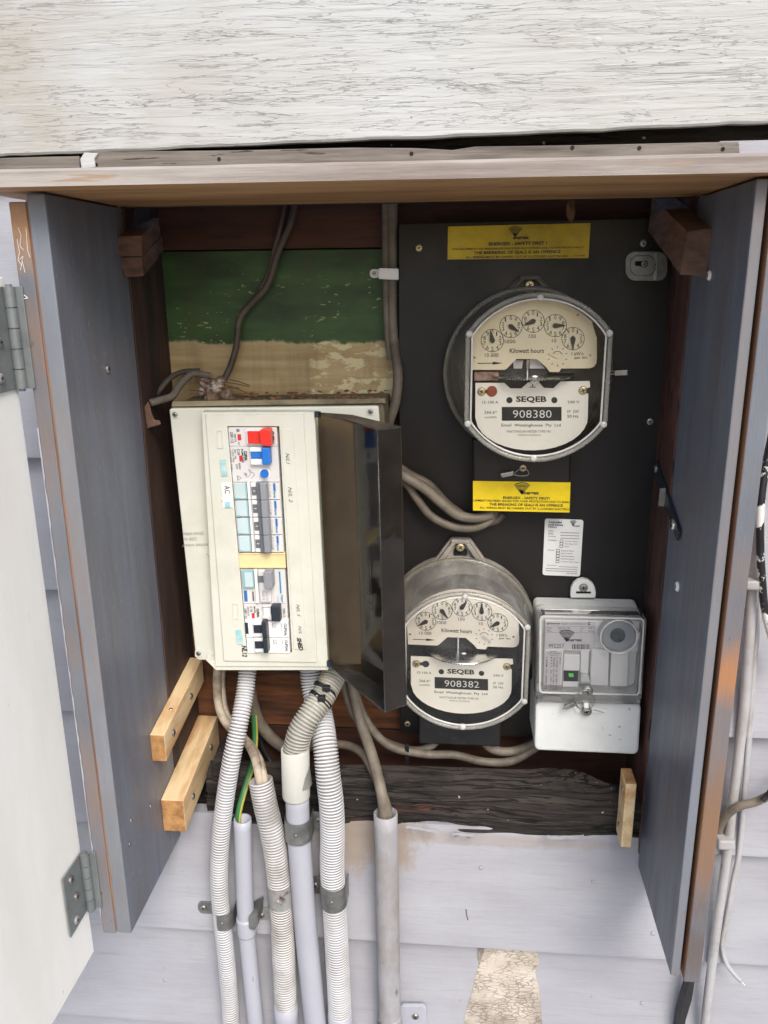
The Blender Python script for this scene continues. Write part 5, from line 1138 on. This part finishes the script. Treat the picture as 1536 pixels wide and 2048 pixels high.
# earth wire, two colours: green with a yellow stripe twisted along it
w3 = px3([(500, 1330, .090), (506, 1400, .080), (509, 1445, .055), (510, 1480, .035), (506, 1525, .012), (492, 1570, -.012), (480, 1612, -.026), (476, 1640, -.030), (477, 1670, -.031)])
c_ = catmull(w3, .0015); bm = bmesh.new(); r = 6.2*mpp(w3[3]); add_tube(bm, c_, r, 12); bmesh.ops.recalc_face_normals(bm, faces=bm.faces[:])
for i, f in enumerate(bm.faces): f.material_index = 1 if (i % 12) in (6, 7, 8) else 0
ew = bm_obj('earth_wire', bm, [mat('green_insulation', lin(44, 104, 58), .5, bmp=0), mat('yellow_insulation', lin(178, 172, 78), .5, bmp=0)], None, smooth=True); tag(ew, 'green and yellow earth wire curving down into the slim conduit', 'wire')
# cables
GCab = 'dusty grey cables inside the recess'
def cable(pts, rpx, m, lab, group=GCab, n=12, name='cable', **k):
    o = tube(name, pts, rpx, m, None, n=n, **k); return tag(o, lab, 'cable', group)
cable([(772, 395, .088), (772, 500, .086), (773, 600, .086), (777, 680, .084), (782, 720, .082)], 8, M_CABLE, 'left strand of the upright cable pair under the white clip')
cable([(785, 395, .086), (785, 520, .085), (785, 640, .084), (790, 700, .078), (796, 750, .070), (792, 800, .066), (780, 838, .072), (770, 870, .082)], 10, M_CABLE, 'thick right strand of the upright cable pair, bulging beside the switchboard')
cc = root('cable_clip', P(770, 548, .07), 'white plastic clip holding the upright cable pair', 'clip')
slab('strap', [(757, 536), (797, 537), (797, 560), (757, 558)], .0705, .0765, M_LABELW, cc, bevel=.001); slab('foot', rr(739, 538, 760, 556, 8), .094, .0995, M_LABELW, cc, bevel=.001); box('leg', (P(757, 548, .0766).x, .0766, P(757, 556, .0766).z), (P(757, 548, .0766).x+.002, .094, P(757, 539, .0766).z), M_LABELW, cc); screw(P(748, 547, .0938), .0022, M_STEEL, cc)
cable([(592, 400, .088), (580, 450, .088), (556, 505, .090), (535, 570, .090), (500, 610, .090), (479, 640, .090), (473, 690, .088), (462, 730, .086), (448, 760, .080)], 6.5, M_CABLED, 'dark thin cable snaking down across the green board', rpx2=None) if False else None
cable([(592, 400, .088), (580, 450, .088), (556, 505, .090), (535, 570, .090), (500, 610, .090), (479, 640, .090), (473, 690, .088), (462, 730, .086), (448, 760, .080)], 6.5, M_CABLED, 'dark thin cable snaking down across the green board')
cable([(572, 400, .091), (562, 450, .091), (549, 500, .092), (538, 545, .093), (520, 580, .0935)], 5, M_CABLED, 'short brown strand twisted along the snaking dark cable near the top')
cable([(300, 806, .020), (322, 800, .030), (345, 792, .045), (360, 770, .060), (385, 748, .075), (420, 752, .085)], 7.5, M_CABLE, 'cable looping over the upper left corner of the switchboard')
cable([(300, 800, .040), (316, 784, .055), (338, 758, .070), (365, 744, .085), (400, 742, .093)], 5.5, M_CABLED, 'thinner dark cable lying behind the loop at the upper left corner')
cable([(770, 925, .060), (812, 955, .052), (850, 978, .050), (885, 1008, .052), (915, 1030, .054), (950, 1036, .054), (985, 1028, .060)], 10, M_CABLE, 'upper of the three cables that pass behind the door towards the terminal cover')
cable([(770, 950, .066), (810, 965, .060), (832, 995, .060), (862, 1032, .060), (905, 1053, .060), (950, 1055, .060), (980, 1040, .064), (990, 1022, .070)], 8.5, M_CABLE, 'lower drooping cable of the three beneath the black terminal cover')
cable([(770, 915, .068), (820, 948, .062), (860, 970, .062), (900, 1012, .066), (955, 1044, .068), (990, 1042, .068), (1006, 1028, .070)], 8, M_CABLED, 'middle darker cable of the three beneath the black terminal cover')
GL = 'cables running under the lower meter'
cable([(684, 1326, .070), (692, 1385, .062), (715, 1440, .055), (760, 1478, .055), (820, 1500, .058), (862, 1492, .062), (880, 1470, .07)], 8, M_CABLE, 'cable curving from the switchboard to the block under the lower meter', GL)
cable([(700, 1326, .060), (712, 1390, .052), (735, 1445, .046), (780, 1492, .046), (850, 1508, .052), (910, 1510, .054), (965, 1523, .054), (1020, 1523, .054), (1064, 1500, .060), (1090, 1480, .070)], 8.5, M_CABLE, 'lowest long cable swinging across to the control receiver', GL)
cable([(963, 1478, .062), (985, 1498, .058), (1020, 1503, .056), (1062, 1490, .062), (1085, 1470, .07)], 9, M_CABLE, 'short thick cable between the lower meter block and the receiver', GL)
cable([(694, 1326, .066), (704, 1370, .056), (720, 1440, .040), (744, 1510, .010), (762, 1580, -.020), (768, 1625, -.026), (770, 1680, -.027)], 11, M_CABLE, 'thick grey cable dropping steeply into the stained conduit', GL)
cable([(670, 1488, .060), (700, 1492, .050), (728, 1510, .030), (750, 1550, .000), (768, 1595, -.022), (777, 1630, -.026), (779, 1680, -.027)], 9, M_CABLE, 'grey cable arching from behind the corrugated conduits into the stained conduit', GL)
cable([(664, 1486, .070), (640, 1484, .074), (590, 1500, .078), (560, 1490, .078), (530, 1462, .076), (512, 1430, .070), (500, 1380, .062), (498, 1326, .06)], 12, M_CABLE, 'thick grey cable with a tape band crossing behind the middle conduits', GL)
cable([(436, 1326, .070), (434, 1370, .064), (440, 1420, .055), (460, 1455, .040), (490, 1480, .018), (508, 1510, -.006), (517, 1545, -.020), (524, 1590, -.025)], 9, M_CABLEW, 'grimy white cable entering the open mouthed corrugated conduit', GL)
cable([(446, 1326, .076), (444, 1372, .070), (452, 1424, .058), (476, 1462, .042), (502, 1490, .018), (520, 1520, -.006), (528, 1552, -.020), (533, 1590, -.025)], 7, M_CABLEW, 'second grimy white cable beside the first, a little further right', GL)
cable([(505, 1400, .085), (516, 1440, .085), (524, 1490, .085), (545, 1530, .08), (560, 1560, .06)], 5, M_INK, 'thin black cable in the dark behind the earth wire', GL)
zt = tag(bm_obj('zip_tie', (lambda b: (add_box(b, tuple(P(810, 1528, .044)), tuple(P(818, 1488, .046))), b)[1])(bmesh.new()), M_TIE, None, bevel=.0006), 'black zip tie bundling two cables under the lower meter', 'cable tie')
# debris
nest = root('mud_nest', P(445, 795, .06), 'dried mud wasp nest and leaf litter on top of the switchboard', 'nest')
rg = random.Random(4)
for i, (u, v, r_) in enumerate(((412, 768, 12), (432, 776, 16), (452, 788, 14), (424, 792, 17), (442, 760, 9), (404, 782, 8), (462, 796, 9))):
    c_ = P(u, v, .070); rr_ = r_*mpp(c_); bm = bmesh.new(); bmesh.ops.create_icosphere(bm, subdivisions=3, radius=rr_)
    for vv in bm.verts: vv.co *= 1+.35*noise.noise(vv.co*160+Vector((i, 0, 0))); vv.co += c_
    bm_obj('mud_lump', bm, M_MUD, nest)
for i in range(9):
    u, v = rg.uniform(395, 490), rg.uniform(762, 796); c_ = P(u, v, .058+.02*rg.random()); a = rg.uniform(-.3, .5); L = rg.uniform(.006, .02)
    d = Vector((math.cos(a), rg.uniform(-.3, .3), -math.sin(a))).normalized(); bm = bmesh.new(); add_tube(bm, [c_-d*L, c_+Vector((0, -.001, .001)), c_+d*L], .0007, 6); bm_obj('twig', bm, M_LEAF, nest)
lt = root('leaf_litter', P(640, 800, .05), 'scattered dry droppings and crumbs on the top ledge of the switchboard', 'debris')
bm = bmesh.new()
for i in range(70):
    u = rg.uniform(480, 765); c_ = P(u, 803-(u-345)*.014, .03); z = c_.z; s = rg.uniform(.0006, .0024); bmesh.ops.create_icosphere(bm, subdivisions=1, radius=s, matrix=Matrix.Translation((c_.x, rg.uniform(.022, .09), z+.0015))@Matrix.Diagonal((1.6, 1, .7, 1)))
o = bm_obj('crumbs', bm, M_LEAF, lt); o['kind'] = 'stuff'
dc = root('cocoon', P(1142, 400, .02), 'brown dry insect cocoon hanging below the lid above the yellow sticker', 'cocoon')
bm = bmesh.new(); bmesh.ops.create_icosphere(bm, subdivisions=3, radius=.0045)
cc0 = P(1143, 418, .030)
for v_ in bm.verts: v_.co *= 1+.5*noise.noise(v_.co*300); v_.co.z *= 2.3; v_.co += cc0
bm_obj('husk', bm, M_LEAF, dc)
for dx, dz in ((-.002, -.012), (.001, -.014), (.002, .014)):
    bm = bmesh.new(); add_tube(bm, [cc0, cc0+Vector((dx, 0, dz))], .0005, 5); bm_obj('thread', bm, M_LEAF, dc)
mp_ = root('torn_bracket', P(310, 850, .01), 'chipped pale plaster flake hanging at the left shoulder of the switchboard', 'flake')
slab('flake', [(295, 803), (299, 812), (302, 826), (308, 840), (318, 841), (321, 849), (308, 853), (294, 858), (291, 839), (288, 815)], .008, .011, M_BLOCK, mp_, bevel=.001)
# ================================================================== OUTSIDE, RIGHT
GX = 'cables fixed to the wall right of the cabinet'
def xc(pts, r_, m, lab, name='cable'): return cable(pts, r_, m, lab, GX, name=name)
xc([(1512, 960, -.020), (1511, 1080, -.020), (1506, 1180, -.020), (1497, 1300, -.022), (1488, 1420, -.022), (1476, 1520, -.022), (1466, 1600, -.022), (1456, 1690, -.024), (1447, 1760, -.022), (1437, 1830, -.022), (1425, 1920, -.024), (1412, 2030, -.024), (1404, 2120, -.024)], 9.5, M_PCABLE, 'thick overpainted cable hanging down the wall right of the cabinet')
xc([(1524, 1000, -.018), (1520, 1180, -.018), (1507, 1330, -.018), (1498, 1450, -.018), (1490, 1560, -.018), (1478, 1700, -.018), (1466, 1760, -.018), (1452, 1840, -.018), (1444, 1885, -.018), (1452, 1925, -.022), (1470, 1950, -.026), (1482, 1962, -.028)], 4.5, M_PCABLE, 'thin overpainted cable ending in a cut frayed tip')
xc([(1529, 1000, -.016), (1524, 1180, -.016), (1511, 1330, -.016), (1503, 1450, -.016), (1494, 1560, -.016), (1482, 1700, -.016), (1470, 1765, -.016), (1458, 1830, -.016), (1449, 1880, -.016)], 3, M_PCABLE, 'thinnest overpainted wire running beside the cut cable')
e = root('frayed_tip', P(1480, 1960, -.028), 'frayed bare strands at the cut end of the painted cable', 'wire end')
for i in range(6):
    c_ = P(1481, 1961, -.028); d = Vector((rg.uniform(.2, 1), rg.uniform(-.5, .3), -rg.uniform(.2, 1))).normalized(); bm = bmesh.new(); add_tube(bm, [c_-d*.002, c_+d*.004, c_+d*.007], .0005, 5); bm_obj('strand', bm, M_STEEL if i % 2 else M_LABELW, e)
xc([(1560, 800, -.030), (1534, 920, -.030), (1522, 1000, -.034), (1520, 1080, -.034), (1524, 1160, -.034), (1532, 1230, -.034), (1560, 1330, -.034)], 8, M_BCABLE, 'black cable splashed with white paint at the right edge')
xc([(1600, 1540, -.035), (1560, 1575, -.035), (1536, 1592, -.035), (1510, 1604, -.034), (1480, 1612, -.032), (1455, 1628, -.028), (1442, 1648, -.022), (1436, 1672, -.018)], 8.5, M_CABLE, 'grey cable coming in from the right edge and bending behind the stile')
xc([(1545, 1575, -.045), (1536, 1590, -.042), (1524, 1600, -.042)], 6, M_INK, 'black sleeve on the grey cable at the right edge')
for (u, v, lab) in ((1456, 1692, 'lower overpainted cable clip beside the right stile'), (1511, 1172, 'upper overpainted cable clip beside the right stile')):
    e = root('cable_clip', P(u, v, -.02), lab, 'clip', 'overpainted clips on the outside cables')
    slab('strap', rr(u-19, v-9, u+15, v+9, 5), -.036, -.012, M_PCABLE, e, bevel=.002); lathe('nail', P(u-18, v-16, -.014), (0, -1, 0), [(.004, -.002), (.004, .004), (.002, .006)], M_PCABLE, e, n=12, smooth=True)
bs = slab('black_strip', [(1381, 1955), (1391, 1955), (1384, 2000), (1372, 2040), (1366, 2075), (1352, 2075), (1357, 2040), (1369, 1995)], -.030, -.0135, M_INK, None, bevel=.0006); tag(bs, 'torn black rubber strip hanging below the right stile', 'strip')
